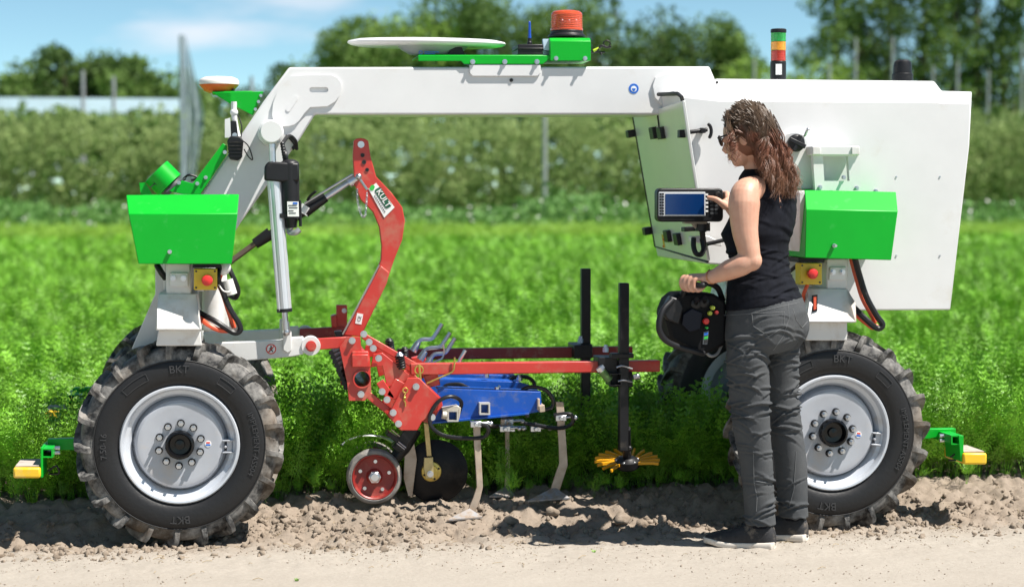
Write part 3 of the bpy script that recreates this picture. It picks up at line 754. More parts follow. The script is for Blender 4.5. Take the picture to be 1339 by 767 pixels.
wz = 0.389
wheel0 = make_wheel(); place_wheel(wheel0, (WL.x, 0.012, wz), 0)
w2 = copy_part(wheel0); place_wheel(w2, (WR.x+0.014, 0.012, wz-0.001), 0.10); w2.scale = (1.03, 1.0, 1.03)
w3 = copy_part(wheel0); place_wheel(w3, (WL.x, 1.46, wz+0.03), 1.3); w3.rotation_euler = (0, 1.3, PI)
w4 = copy_part(wheel0); place_wheel(w4, (WR.x, 1.46, wz+0.03), 2.1); w4.rotation_euler = (0, 2.1, PI)

# beam and leg -------------------------------------------------------
beam = MB()
beam.pp([(378,88),(928,87),(941,118),(905,150),(412,150),(392,182),(314,292),(262,376),(205,352),(262,256),(345,132)], 0.56, 0.84)
build(beam, 'portal_beam', white, RB, bevel=0.008)
def keyhole(outer, hole):
    """outline with a hole, joined by a slit"""
    i = min(range(len(outer)), key=lambda k: (outer[k][0]-hole[0][0])**2+(outer[k][1]-hole[0][1])**2)
    o = outer[i:]+outer[:i]
    def area(p): return sum(p[k][0]*p[(k+1)%len(p)][1]-p[(k+1)%len(p)][0]*p[k][1] for k in range(len(p)))
    h = hole if area(o)*area(hole) < 0 else [hole[0]]+hole[1:][::-1]
    return o+[o[0]]+h+[h[0]]
def capsule(x0, y0, x1, y1, r, n=7):
    a = math.atan2(y1-y0, x1-x0)
    return [(x1+r*math.cos(a-PI/2+PI*k/n), y1+r*math.sin(a-PI/2+PI*k/n)) for k in range(n+1)] + [(x0+r*math.cos(a+PI/2+PI*k/n), y0+r*math.sin(a+PI/2+PI*k/n)) for k in range(n+1)]
bean = [(381,100),(400,98.5),(434,98.5),(441,102),(446,109),(446.5,116),(444,125),(438,133),(428,139),(405.7,140.2),(398,148),(391,158),(385,163),(377,165),(366,166),(358,160),(355.6,150),(357,135),(362,122),(369,112)]
xz = keyhole([ax(x,y,0.552) for x,y in bean], [ax(x,y,0.552) for x,y in capsule(408,117.5,426,117.5,3.4)])
m = MB(); m.prism(xz, 0.549, 0.5605); build(m, 'welded_plate', white, RB, bevel=0.0)
m = MB(); m.prism([ax(x,y,0.5495) for x,y in capsule(377,143,387,128,3)], 0.546, 0.5495); build(m, 'plate_rib', white, RB)
m = MB(); m.pp([(853,112),(857,101),(868,97),(918,96),(930,101),(937,120),(915,149),(880,149),(866,138),(856,128)], 0.549, 0.5605); build(m, 'welded_plate', white, RB, bevel=0.003)
x, z = ax(355, 172, 0.30); m = MB(); m.cyl((x,0.30,z),(x,0.565,z),0.0455,40); m.cyl((x,0.40,z),(x,0.565,z),0.052,40); boss = build(m, 'pivot_boss', white, RB, bevel=0.004)
# mandatory-sign sticker
x, z = ax(828.7,116,0.559); m = MB(); m.lathe([(0,0.5585),(0.0215,0.5585),(0.0215,0.5602),(0,0.5602)], c=(x,0,z), seg=32, close=True); st = build(m, 'blue_safety_sticker', inkblue, RB)
m = MB(); m.lathe([(0.0,0.5578),(0.0125,0.5578),(0.0125,0.5584),(0,0.5584)], c=(x,0,z-0.001), seg=24, close=True); build(m, 'sticker_face', paper, st)
m = MB(); m.prism([(x-0.0085,z+0.001),(x+0.0085,z+0.001),(x+0.006,z-0.008),(x,z-0.0125),(x-0.006,z-0.008)], 0.5572, 0.5577); build(m, 'sticker_mask', inkblue, st)

# cabin --------------------------------------------------------------
Y0, Y1, Y2 = 0.20, 0.33, 1.15
frontp = [(889,126),(940,131),(1225,133),(1232,134),(1270,134.5),(1268,190),(1243,405),(1110,406),(1062,352),(926,345),(909,250)]
topp = {0:(884,119),1:(938,103),2:(1221,106),3:(1231,119),4:(1271,120)}
f_xz = loopY(frontp, Y0); m_xz = [ax(*topp[i], Y1) if i in topp else f_xz[i] for i in range(len(f_xz))]
m_xz[0] = (f_xz[0][0], m_xz[0][1])
m = MB(); loft(m, [atY(f_xz, Y0), atY(m_xz, Y1), atY(m_xz, Y2-0.1), atY(f_xz, Y2)])
cab = build(m, 'cabin_body', white, RB, bevel=0.006)
m = MB(); m.pp([(936.5,108),(938.2,105.5),(942.5,117.5),(940,117)], 0.30, 0.33); build(m, 'dark_notch', black, RB)  # black wedge standing in for the dark inside a small notch
pE0, pE1 = at(889,126,Y0), at(926,345,Y0); eN = (pE1-pE0).cross(Vector((0,1,0))).normalized()
if eN.x > 0: eN = -eN
def onE(px, py, off=0.0):
    d = (at(px,py,1.0)-CAM).normalized(); p0 = pE0 + eN*off
    return CAM + d*((p0-CAM).dot(eN)/d.dot(eN))
eU = Vector((0,1,0)); eV = (pE0-pE1).normalized()
def ebox(mb, px, py, du, dv, dn, off=0.0):
    c = onE(px, py, off) + eN*dn/2
    M = Matrix((eN, eU, eV)).transposed()
    return mb.box(c, (dn, du, dv), M)
m = MB(); c = [onE(828,153,0.016), onE(892,132,0.016), onE(910,250,0.016), onE(925,341,0.016), onE(857,322,0.016)]
m.slab(c, 0.013); endp = build(m, 'end_panel', mat('glossy_panel', (0.68,0.69,0.66), 0.3, 0.25, var=0.02), RB, bevel=0.003)
for px, py in [(857,173.5),(867,173.5),(875.5,308),(888.5,312)]:
    m = MB(); ebox(m, px, py, 0.075, 0.052, 0.02, 0.016); hb = build(m, 'hinge', black, endp, bevel=0.003)
for px, py in [(828.5,174),(850,301)]:
    m = MB(); ebox(m, px+1, py, 0.06, 0.035, 0.035, 0.012); build(m, 'latch_block', black, endp, bevel=0.004)
m = MB(); m.tube([onE(860,151,0.018), onE(863,176,0.018)], 0.004, 6); build(m, 'panel_seam', black, endp)
m = MB(); ebox(m, 867.5, 315, 0.03, 0.06, 0.0012, 0.0165); build(m, 'warning_label', yellowbox, endp)
for dz in (304, 313, 322):
    m = MB(); ebox(m, 867.5, dz, 0.02, 0.010, 0.001, 0.0178); build(m, 'warning_print', inkred, endp)
m = MB(); m.tube([onE(828,153,0.012), onE(857,322,0.012), onE(925,342,0.012)], 0.0055, 6); build(m, 'edge_seal', rubber, endp)
# rubber seal along the near edge of the cabin end
m = MB(); pts = [onE(861,123.5,0.012), onE(886,122.5,0.012), onE(890.5,127,0.012)+Vector((0,-.012,0)), at(894,140,Y0-0.012), at(902,199,Y0-0.012), at(909.5,250,Y0-0.012), at(924,337,Y0-0.012)]
m.tube(pts, 0.0085, 8); build(m, 'rubber_seal', rubber, RB)
# T-handle latch across the seal
m = MB(); a, b_ = at(889,174.5,Y0-0.03), at(916,171,Y0-0.03); m.tube([a, b_], 0.009, 10); m.tube([b_, at(925,169.5,Y0-0.03)], [0.013,0.008], 10)
m.tube(smooth_path([at(925.5,161.5,Y0-0.03), at(928.5,165,Y0-0.03), at(930,170,Y0-0.03), at(929.5,176,Y0-0.03), at(927,181,Y0-0.03)], 4), [0.004]+[0.0075]*15+[0.004]*1, 8)
m.box(at(891,175,Y0-0.03), (0.025,0.04,0.032)); m.box(at(918,171,Y0-0.02), (0.02,0.05,0.02))
build(m, 'toggle_latch', black, RB, bevel=0.002)
# raised arch with black vent knob and the white handle frame
m = MB(); arch = [(1012,248),(1014,205),(1019,185),(1028,174),(1040,171),(1050,174),(1058,184),(1062,192),(1064,248)]
m.pp(arch, Y0-0.035, Y0+0.01); build(m, 'arch_plate', white, RB, bevel=0.006)
x, z = ax(1041, 187, Y0-0.05); m = MB(); m.lathe([(0.034,Y0-0.034),(0.037,Y0-0.055),(0.031,Y0-0.065),(0.012,Y0-0.07)], c=(x,0,z), seg=28); m.box((x,Y0-0.068,z),(0.075,0.012,0.018),(0,R(25),0)); m.box((x,Y0-0.066,z),(0.018,0.012,0.07),(0,R(25),0)); build(m, 'vent_knob', black, RB, bevel=0.003)
m = MB(); a = at(1056,172,Y0-0.03); m.tube([at(1052,178,Y0-0.04), at(1056,170,Y0-0.06)], 0.006, 8); m.sphere(at(1056.5,169.5,Y0-0.06), 0.008); build(m, 'small_lever', steel, RB)
YF = Y0-0.10
m = MB(); xz = keyhole([ax(x,y,YF) for x,y in [(1063,203),(1124,203),(1126.5,249),(1066,249)]], [ax(x,y,YF) for x,y in [(1076,204.5),(1109,204.5),(1111,236.5),(1078,236.5)]])
m.prism(xz, YF, YF+0.03); fr = build(m, 'handle_frame', white, RB)
m = MB(); m.pp([(1062,191),(1124,191),(1124,203),(1062,203)], YF-0.012, YF+0.09); build(m, 'handle_bar', white, fr, bevel=0.004)
for px in (1068, 1119):
    m = MB(); m.pp([(px-5,192),(px+5,192),(px+5,202),(px-5,202)], YF-0.02, YF-0.012); build(m, 'handle_pad', white_dusty, fr, bevel=0.002)
for px, py in [(1103,232),(1072,245),(1120,246),(1145,250)]:
    m = MB(); pbolt(m, px, py, YF-0.001 if px < 1130 else Y0, 0.007, 0.014); build(m, 'bolt', steel, fr)
m = MB()
for px, py in [(1172,231),(1229,231),(1172,334),(1229,334)]:
    x, z = ax(px, py, Y0); m.cyl((x,Y0-0.003,z),(x,Y0+0.002,z),0.004,8)
build(m, 'panel_rivets', steel, RB)
# warning column and black dome on the cabin roof
x, z0 = ax(1017.5, 104, 0.55); zc = lambda y: ax(1017.5, y, 0.55)[1]
m = MB(); m.lathe([(0.034,z0-0.02),(0.034,zc(80.5))], c=(x,0.55,0), axis='Z', seg=28); tow = build(m, 'signal_tower', black, RB, bevel=0.002)
for nm, ya, yb, mt in [('red_lens',80,66.5,mat('red_lens', (0.46,0.03,0.018),0.22,var=0.15,scale=60,coat=.3)),('amber_lens',66,55,mat('amber_lens',(0.85,0.36,0.03),0.22,var=0.15,scale=60,coat=.3)),('green_lens',54.5,43,mat('green_lens',(0.02,0.38,0.08),0.22,var=0.15,scale=60,coat=.3))]:
    prof = []; za, zb = zc(ya), zc(yb)
    for k in range(7): t = k/6; prof += [(0.0325, za+(zb-za)*(t*0.96)), (0.031, za+(zb-za)*(t*0.96+0.03))]
    m = MB(); m.lathe(prof, c=(x,0.55,0), axis='Z', seg=28); build(m, nm, mt, tow)
m = MB(); m.lathe([(0.034,zc(42.8)),(0.034,zc(39)),(0.03,zc(38))], c=(x,0.55,0), axis='Z', seg=28); build(m, 'cap', black, tow)
m = MB(); zz = zc(91.5); m.box((x-0.007,0.5175,zz), (0.026,0.006,0.046), (0,0,R(-11))); build(m, 'rating_label', paper, tow)
x, z0 = ax(1180, 106, 0.62); zc2 = lambda y: ax(1180, y, 0.62)[1]
m = MB(); m.lathe([(0.046,z0-0.02),(0.046,zc2(97)),(0.041,zc2(96)),(0.040,zc2(86)),(0.036,zc2(81)),(0.026,zc2(78.5)),(0.0,zc2(78))], c=(x,0.62,0), axis='Z', seg=32); build(m, 'black_dome', black, RB)

# antenna plate, router and beacon on the beam ------------------------
m = MB(); m.pp([(547,72.5),(720,72.5),(720,76),(710,84),(607,84),(603,80),(547,80)], 0.548, 0.559); m.pp([(547,72),(720,72),(720,73.5),(547,73.5)], 0.5595, 0.84)
ap = build(m, 'antenna_bracket', green, RB, bevel=0.002)
for px in (618, 660, 702):
    m = MB(); pbolt(m, px, 81, 0.548, 0.008, 0.013); build(m, 'bolt', steel, ap)
m = MB(); m.pp([(614,84.5),(707,84.5),(707,96),(703,100),(618,100),(614,96)], 0.550, 0.5602); build(m, 'mount_plate', white, RB, bevel=0.003)
x, z = ax(668.5,105,0.559); m = MB(); m.cyl((x,0.555,z),(x,0.562,z),0.0075,16); build(m, 'plug', black, RB)
xc_, zz = ax(558.5, 56, 0.70); m = MB()
prof = [(0.0,-0.004),(0.30,-0.006),(0.325,-0.001),(0.338,0.006),(0.340,0.010),(0.334,0.017),(0.30,0.024),(0.2,0.028),(0.0,0.030)]
m.lathe(prof, c=(0,0,0), axis='Z', seg=64); m.v = [Vector((p.x+xc_, p.y*0.44+0.705, p.z+zz-0.012+p.x*-0.003)) for p in m.v]
dish = build(m, 'satellite_antenna', white, RB, angle=50)
m = MB(); m.lathe([(0.10,ax(565,72,0.70)[1]),(0.135,ax(565,66,0.70)[1]),(0.16,zz-0.010)], c=(ax(566,60,0.7)[0],0.70,0), axis='Z', seg=40); m.v = [Vector((p.x, (p.y-0.7)*0.7+0.7, p.z)) for p in m.v]
build(m, 'antenna_foot', mat('grey_plastic', (0.42,0.45,0.44), 0.4, var=0.04), dish)
x, z = ax(550,69,0.585); m = MB(); m.lathe([(0.0055,0.582),(0.0085,0.582),(0.0085,0.5845),(0.0055,0.5845)], c=(x,0,z), seg=20, close=True)
for k, w_ in enumerate((0.062, 0.045)): m.box((x+0.016+w_/2, 0.584, z+0.003-0.007*k), (w_, 0.002, 0.0035))
build(m, 'antenna_logo', inkblue, dish)
m = MB(); m.pp([(590,62),(604,62),(608,72),(586,72)], 0.62, 0.70); build(m, 'foot_block', black, dish)
m = MB(); m.pp([(677.5,58),(710,58),(710,71.8),(677.5,71.8)], 0.57, 0.74); m.pp([(676.5,62.5),(711,62.5),(711,64.5),(676.5,64.5)], 0.565, 0.745); rt = build(m, 'router', black, RB, bevel=0.003)
x, z = ax(692.5,58,0.62); z1 = ax(692.5,50,0.62)[1]; z2 = ax(692.5,28,0.62)[1]
m = MB(); m.lathe([(0.011,z-0.002),(0.011,z+0.008),(0.008,z+0.012),(0.0075,z1)], c=(x,0.62,0), axis='Z', seg=14); build(m, 'antenna_base', black, rt)
m = MB(); m.lathe([(0.0075,z1),(0.006,z1+0.02),(0.0048,z2-0.004),(0.002,z2)], c=(x,0.62,0), axis='Z', seg=12); build(m, 'stub_antenna', mat('blue_antenna', (0.01,0.07,0.42), 0.35), rt)
m = MB(); loft(m, [atY(loopY([(719.5,54),(772.5,54),(772.5,79.5),(719.5,79.5)],0.54),0.54), atY(loopY([(719.5,49.3),(772.5,49.3),(772.5,79.5),(719.5,79.5)],0.54),0.56), atY(loopY([(719.5,49.3),(772.5,49.3),(772.5,79.5),(719.5,79.5)],0.54),0.74)]); gb = build(m, 'green_housing', green, RB, bevel=0.002)
for px in (727, 765):
    m = MB(); pbolt(m, px, 76.5, 0.54, 0.007, 0.013); build(m, 'bolt', steel, gb)
m = MB(); m.pp([(710,51),(719,51),(719,66),(711,66)], 0.575, 0.60); build(m, 'label_plate', mat('pale_blue_label', (0.5,0.65,0.78), 0.5), RB)
x, z = ax(741,49.3,0.64); zb = lambda y: ax(741,y,0.64)[1]
m = MB(); m.lathe([(0.080,z),(0.080,zb(46.5)),(0.070,zb(44.5)),(0.070,zb(41)),(0.066,zb(40))], c=(x,0.64,0), axis='Z', seg=40); bc = build(m, 'beacon_base', black, RB, bevel=0.002)
amber = mat('beacon_amber', (0.66,0.085,0.03), 0.15, var=0.05, coat=0.5, alpha=0.78)
prof = [(0.069,zb(40.5)),(0.070,zb(39))]
for k in range(9): t = k/8; prof += [(0.0690-0.001*t, zb(38-18*t)), (0.0675-0.001*t, zb(38-18*t-1))]
prof += [(0.064,zb(17)),(0.055,zb(15)),(0.035,zb(14)),(0.0,zb(13.6))]
m = MB(); m.lathe(prof, c=(x,0.64,0), axis='Z', seg=40); build(m, 'beacon_lens', amber, bc)
for dx in (-0.03, 0.0, 0.03):
    m = MB(); m.sphere((x+dx, 0.60, zb(30)), 0.016, 12, 8); m.cyl((x+dx,0.62,zb(40)),(x+dx,0.61,zb(30)),0.013,10); build(m, 'beacon_bulb', steel, bc)
m = MB(); m.tube(smooth_path([at(772,68,0.62), at(781,66,0.6), at(786,60,0.6), at(793,62,0.6), at(799,61,0.6)]), 0.005, 8); m.tube([at(772,68.5,0.61), at(791,68.5,0.61)], 0.0035, 8); m.sphere(at(786,70.5,0.6),0.006); m.tube(smooth_path([at(791,60,0.6), at(789,56,0.6), at(794,53,0.6), at(798,57,0.6), at(795,62,0.6)]), 0.003, 6); build(m, 'connector', blackmetal, RB)
m = MB(); m.tube([at(776,66.5,0.6), at(784,63,0.6)], 0.006, 8); build(m, 'cable_sleeve', mat('yellow_green', (0.45,0.55,0.03), 0.5), RB)

# left top: receiver bracket, camera, struts --------------------------
m = MB(); m.pp([(277.5,121),(344.5,119.5),(331,151),(298,134)], 0.62, 0.634); m.pp([(277.5,119.5),(330,119),(330,121.5),(277.5,122)], 0.6345, 0.78)
m.slab([at(277.5,121,0.62), at(302,121,0.62), at(302,136,0.62), at(298,134,0.62)], 0.004)
gnb = build(m, 'receiver_bracket', green, RB, bevel=0.0015)
for px, py in [(341,125),(338,133),(334,143)]:
    m = MB(); pbolt(m, px, py, 0.62, 0.005, 0.01); build(m, 'bolt', steel, gnb)
x, z = ax(286.5,120,0.70); zg = lambda y: ax(286.5,y,0.70)[1]
m = MB(); m.lathe([(0.045,zg(121.5)),(0.062,zg(119)),(0.080,zg(112)),(0.082,zg(111))], c=(x,0.70,0), axis='Z', seg=40); gr_ = build(m, 'receiver_base', mat('red_orange_plastic', (0.72,0.12,0.03), 0.4, var=0.1, scale=40), RB)
m = MB(); m.lathe([(0.083,zg(110.8)),(0.084,zg(107)),(0.078,zg(103.5)),(0.06,zg(101)),(0.03,zg(100.2)),(0,zg(100))], c=(x,0.70,0), axis='Z', seg=40); build(m, 'receiver_dome', mat('ivory_plastic', (0.74,0.70,0.66), 0.4, var=0.03), gr_, angle=60)
m = MB(); m.cyl(at(305,120,0.66), at(305,116,0.66), 0.006, 8); build(m, 'cable_plug', black, gr_)
m = MB(); m.tube(smooth_path([at(306,133,0.6), at(306,150,0.6), at(309,170,0.6), at(313,185,0.58)]), 0.012, 10); m.pp([(294,156),(301,154),(302,180),(294,180)], 0.55, 0.60); m.sphere(at(306,147,0.6), 0.017); cmb = build(m, 'camera_stalk', white, RB)
m = MB(); m.pp([(300.5,158),(309,158),(312,182),(301,182)], 0.555, 0.60); build(m, 'camera_clamp', black, cmb, bevel=0.003)
m = MB(); m.pp([(297,184),(301,178),(314,178),(318.5,184),(316.5,206),(311,210),(300,208)], 0.50, 0.60); cam_ = build(m, 'camera', black, RB, bevel=0.005)
for k in range(5):
    m = MB(); m.pp([(298,185+k*4.6),(317,185+k*4.6),(317,186.7+k*4.6),(298,186.7+k*4.6)], 0.493, 0.505); build(m, 'cooling_fin', blackmetal, cam_)
m = MB(); x,z = ax(307,177,0.53); bolt(m, x, 0.53, z, 0.008, 0.015); build(m, 'bolt', steel, cam_)
m = MB(); m.tube(smooth_path([at(316,183,0.55), at(324,190,0.53), at(329,202,0.53), at(330,209,0.53), at(325,205,0.53), at(319,195,0.53)]), 0.0025, 6); m.tube(smooth_path([at(311,150,0.58), at(316,165,0.56), at(315,180,0.55)]), 0.0028, 6); build(m, 'camera_cable', black, cam_)
m = MB(); m.pp([(291.5,187),(297,191),(296,203),(262,254),(240,254),(221,250),(238,236),(252,240)], 0.535, 0.552); strut = build(m, 'green_strut', green, RB, bevel=0.002)
for px, py in [(269,232),(294,199),(234,239),(258,240)]:
    m = MB(); pbolt(m, px, py, 0.535, 0.006, 0.012); build(m, 'bolt', steel, strut)
a, b_ = at(204,224,0.62), at(222,242,0.62); m = MB(); m.tube([a, a.lerp(b_,0.02), a.lerp(b_,0.98), b_], [0.058,0.064,0.064,0.060], 40); drum = build(m, 'green_drum', green, RB)
vs, fs = text_geo('T', 0.042, 0.001); M = Matrix.Rotation(R(48), 3, 'Y'); c = at(199.5,242.5,0.568); m = MB(); m.add([c + M @ Vector((p.x, -p.z, p.y)) for p in vs], fs); build(m, 'drum_mark', ink, drum)
m = MB(); m.tube([at(222.5,242.5,0.62), at(228,248,0.62)], 0.05, 24); m.tube([at(218,251,0.57), at(243,233,0.57)], 0.006, 6); build(m, 'drum_base', mat('dark_grey_plastic', (0.06,0.065,0.07), 0.5), drum)
m = MB(); m.pp([(182,239),(190,238.5),(199,254),(184,254)], 0.60, 0.606); build(m, 'green_tab', green, RB)
m = MB(); m.tube(smooth_path([at(240,234,0.6), at(246,229,0.58), at(254,230,0.58), at(258,233,0.58), at(250,236,0.58)]), 0.005, 8); build(m, 'drum_cable', blackmetal, RB)

# motor covers (green), pillars, emergency stops ----------------------
def motor_cover(front, top, bottom_bolt):
    fx = loopY(front, -0.10); tx = loopY([top[0], top[1], front[2], front[3]], -0.10)
    tz = [ax(*top[0], -0.01), ax(*top[1], -0.01)]
    l2 = [tz[0], tz[1], fx[2], fx[3]]
    m = MB(); loft(m, [atY(fx, -0.10), atY(l2, -0.01), atY(l2, 0.22)])
    o = build(m, 'motor_cover', green, RB, bevel=0.003)
    m = MB(); pbolt(m, *bottom_bolt, -0.101, 0.006, 0.03); build(m, 'bolt', steel, o)
    return o
mc1 = motor_cover([(168,280),(310.6,279.5),(303,345),(181,345)], [(165,255),(312.5,254)], (222,329))
mc2 = motor_cover([(1054,274),(1174,276.5),(1165.5,340),(1052.5,337)], [(1052.5,248.5),(1171.7,251)], (1090,321))
m = MB(); m.pp([(1045.5,252),(1052,248.5),(1053.5,274),(1052,337),(1045.5,336)], -0.02, 0.2); build(m, 'cover_flange', white_dusty, RB, bevel=0.003)
def pillar(up, plate, base, foot, yo=0.0):
    m = MB(); m.pp(up, 0.035, 0.20); p = build(m, 'steering_pillar', white_dusty, RB, bevel=0.006)
    m = MB(); m.pp(plate, 0.022, 0.036); build(m, 'bolt_plate', white, p, bevel=0.003)
    (x0, y0), (x1, _), (_, y1), _ = plate
    for px in (x0+(x1-x0)*0.12, x0+(x1-x0)*0.70):
        mb = MB(); pbolt(mb, px+1, (y0+y1)/2-2, 0.022, 0.0085, 0.016); build(mb, 'bolt', steel, p)
    fx, bx = loopY(base, -0.01), None
    t4 = [(fx[0][0]+0.012, fx[0][1]), (fx[1][0]-0.012, fx[1][1])]
    n = len(fx); hi = [(x*0.0+x, z) for x, z in fx]
    m = MB(); top = atY([fx[0], fx[1]], 0.02) ; mid = [fx[0][1]-(fx[0][1]-fx[2][1])*0.42]
    (ax0, az0), (ax1, az1), (ax2, az2), (ax3, az3) = fx
    zm = az0+(az2-az0)*0.42; xl, xr = ax0+(ax3-ax0)*0.35, ax1+(ax2-ax1)*0.35
    F_ = [Vector((ax0,0.03,az0)),Vector((ax1,0.03,az1)),Vector((xr,-0.045,zm)),Vector((ax2,-0.045,az2)),Vector((ax3,-0.045,az3)),Vector((xl,-0.045,zm))]
    B_ = [Vector((p_.x, 0.22, p_.z)) for p_ in F_]
    m.hexa(B_, F_); build(m, 'pillar_cover', white_dusty, RB, bevel=0.006)
    m = MB(); m.pp(foot, 0.0, 0.2); build(m, 'pillar_foot', white_dusty, RB, bevel=0.004)
    return p
pillar([(217,344),(249,344),(250,385),(217,385)], [(222.5,356.5),(246,356.5),(246,374.5),(222.5,374.5)], [(207,384),(258,384),(264,431),(204,431)], [(207,431),(262,431),(264,452),(204,452)])
pillar([(1081,338),(1110,338),(1108,378),(1081,378)], [(1085.5,349),(1107,349),(1105,366),(1084,366)], [(1057,377),(1113,378),(1117,421),(1049,421)], [(1056,421),(1108,421),(1108,445),(1054,445)])
m = MB(); m.pp([(1062,386),(1069,385),(1069,406),(1062,408)], -0.05, -0.044); m.cur = 1; m.pp([(1064,388),(1067.5,387.5),(1067.5,404),(1064,405)], -0.0525, -0.0495); build(m, 'cover_slot', [black, orangehose], RB)
def estop(x0, y0, x1, y1, kx, ky):
    m = MB(); m.pp([(x0,y0),(x1,y0),(x1,y1),(x0,y1)], -0.055, 0.01); o = build(m, 'emergency_stop', yellowbox, RB, bevel=0.003)
    x, z = ax(kx, ky, -0.055); m = MB(); m.lathe([(0.017,-0.054),(0.017,-0.066),(0.0205,-0.070),(0.0215,-0.082),(0.019,-0.089),(0.010,-0.093),(0,-0.094)], c=(x,0,z), seg=28); build(m, 'stop_button', redknob, o)
    for px, py in [(x0+3,y0+3),(x1-3,y0+3),(x0+3,y1-3),(x1-3,y1-3)]:
        m = MB(); xx, zz = ax(px, py, -0.055); m.cyl((xx,-0.0565,zz),(xx,-0.05,zz),0.004,10); build(m, 'screw', ink, o)
estop(253.5,351.5,284,379, 271,366); estop(1046,344,1075,372, 1060.5,357.5)
m = MB(); m.pp([(252,343),(288,343),(288,350),(252,350)], -0.02, 0.15); m.pp([(1044,337),(1078,338),(1078,343),(1044,343)], -0.02, 0.15); build(m, 'cover_underside', black, RB)
m = MB(); m.pp([(203,345),(216,345),(214,456),(172,456),(203,384)], 0.235, 0.255); build(m, 'side_gusset', white_dusty, RB, bevel=0.003)
m = MB(); m.pp([(250,352),(296,352),(300,432),(258,432)], 0.33, 0.52); m.cyl(at(279,350,0.30), at(279,432,0.30), 0.045, 24); build(m, 'steering_motor', white_dusty, RB, bevel=0.01)
for (px, py) in ((240,352),(1086,345)):
    m = MB(); x, z = ax(px, py+8, 0.2); m.box((x, 0.73, z), (0.16, 1.04, 0.13)); build(m, 'axle_beam', white_dusty, RB, bevel=0.008)
# far side pillars and covers, built the same at the rear wheels
for o in [c for c in robot.children if c.name.split('.')[0] in ('motor_cover','steering_pillar','pillar_cover','pillar_foot')]:
    c = copy_part(o, robot); c.location.y += 1.30
    if o.name.startswith('motor_cover'): c.location.y -= 0.05
m = MB()
x, z = ax(235, 583, 0)
for wx in (WL.x, WR.x):
    for yy in (0.16, 1.36): m.cyl((wx, yy-0.03, wz), (wx, yy+0.12, wz), 0.07, 24)
build(m, 'wheel_hub_motor', blackmetal, RB)
for wx in (WL.x, WR.x):
    for ya in (0.225, 1.185):
        m = MB(); m.hexa([(wx-0.05,ya,wz-0.06),(wx+0.05,ya,wz-0.06),(wx+0.05,ya+0.04,wz-0.06),(wx-0.05,ya+0.04,wz-0.06)], [(wx-0.08,ya,0.84),(wx+0.08,ya,0.84),(wx+0.08,ya+0.04,0.84),(wx-0.08,ya+0.04,0.84)]); build(m, 'wheel_fork', white_dusty, RB, bevel=0.004)
# cables at the pillars
def cable(name, pts, r, m_, Y=0.02, seg=8):
    m = MB(); m.tube(smooth_path([at(p[0], p[1], p[2] if len(p) > 2 else Y) for p in pts], 6), r, seg); return build(m, name, m_, RB)
cable('black_cable', [(288,346,0.05),(285,362,0.0),(290,378),(300,402),(313,424),(313,433),(304,434),(282,420),(258,407,0.08)], 0.011, black)
cable('orange_cable', [(292,350,0.08),(286,368,0.05),(292,385,0.04),(300,410,0.04),(306,428,0.05)], 0.010, orangehose)
cable('orange_cable', [(259,414,0.06),(272,424,0.02),(286,431,0.02),(299,432,0.03)], 0.010, orangehose)
cable('black_cable', [(297,346,0.1),(303,358,0.06),(311,378,0.06),(308,389,0.08),(300,386,0.12)], 0.010, black)
cable('thin_cable', [(286,372,0.0),(292,380,0.0),(300,381,0.0),(304,374,0.02)], 0.0028, paper)
m = MB(); m.cyl(at(297,366,0.03), at(303,385,0.03), 0.022, 16); m.sphere(at(292,350,0.06), 0.03, 14, 8); build(m, 'cable_gland', white_dusty, RB)
cable('black_cable', [(205,346,0.1),(211,356,0.08),(217,364,0.09)], 0.012, black)
cable('black_cable', [(1118,338,0.0),(1124,360),(1133,388),(1146,412),(1154,424),(1147,429),(1132,417),(1116,401,0.06)], 0.0125, black)
cable('orange_cable', [(1113,338,0.06),(1120,364,0.05),(1128,390,0.05),(1140,412,0.05),(1144,421,0.06)], 0.010, orangehose)
cable('orange_cable', [(1116,409,0.06),(1130,420,0.04),(1141,428,0.04),(1147,426,0.05)], 0.010, orangehose)
cable('orange_cable', [(1056,372,0.0),(1051,384,0.0),(1050,396,0.03)], 0.008, orangehose)
cable('black_cable', [(1046,343,0.02),(1036,352,0.05),(1028,358,0.1)], 0.008, black)

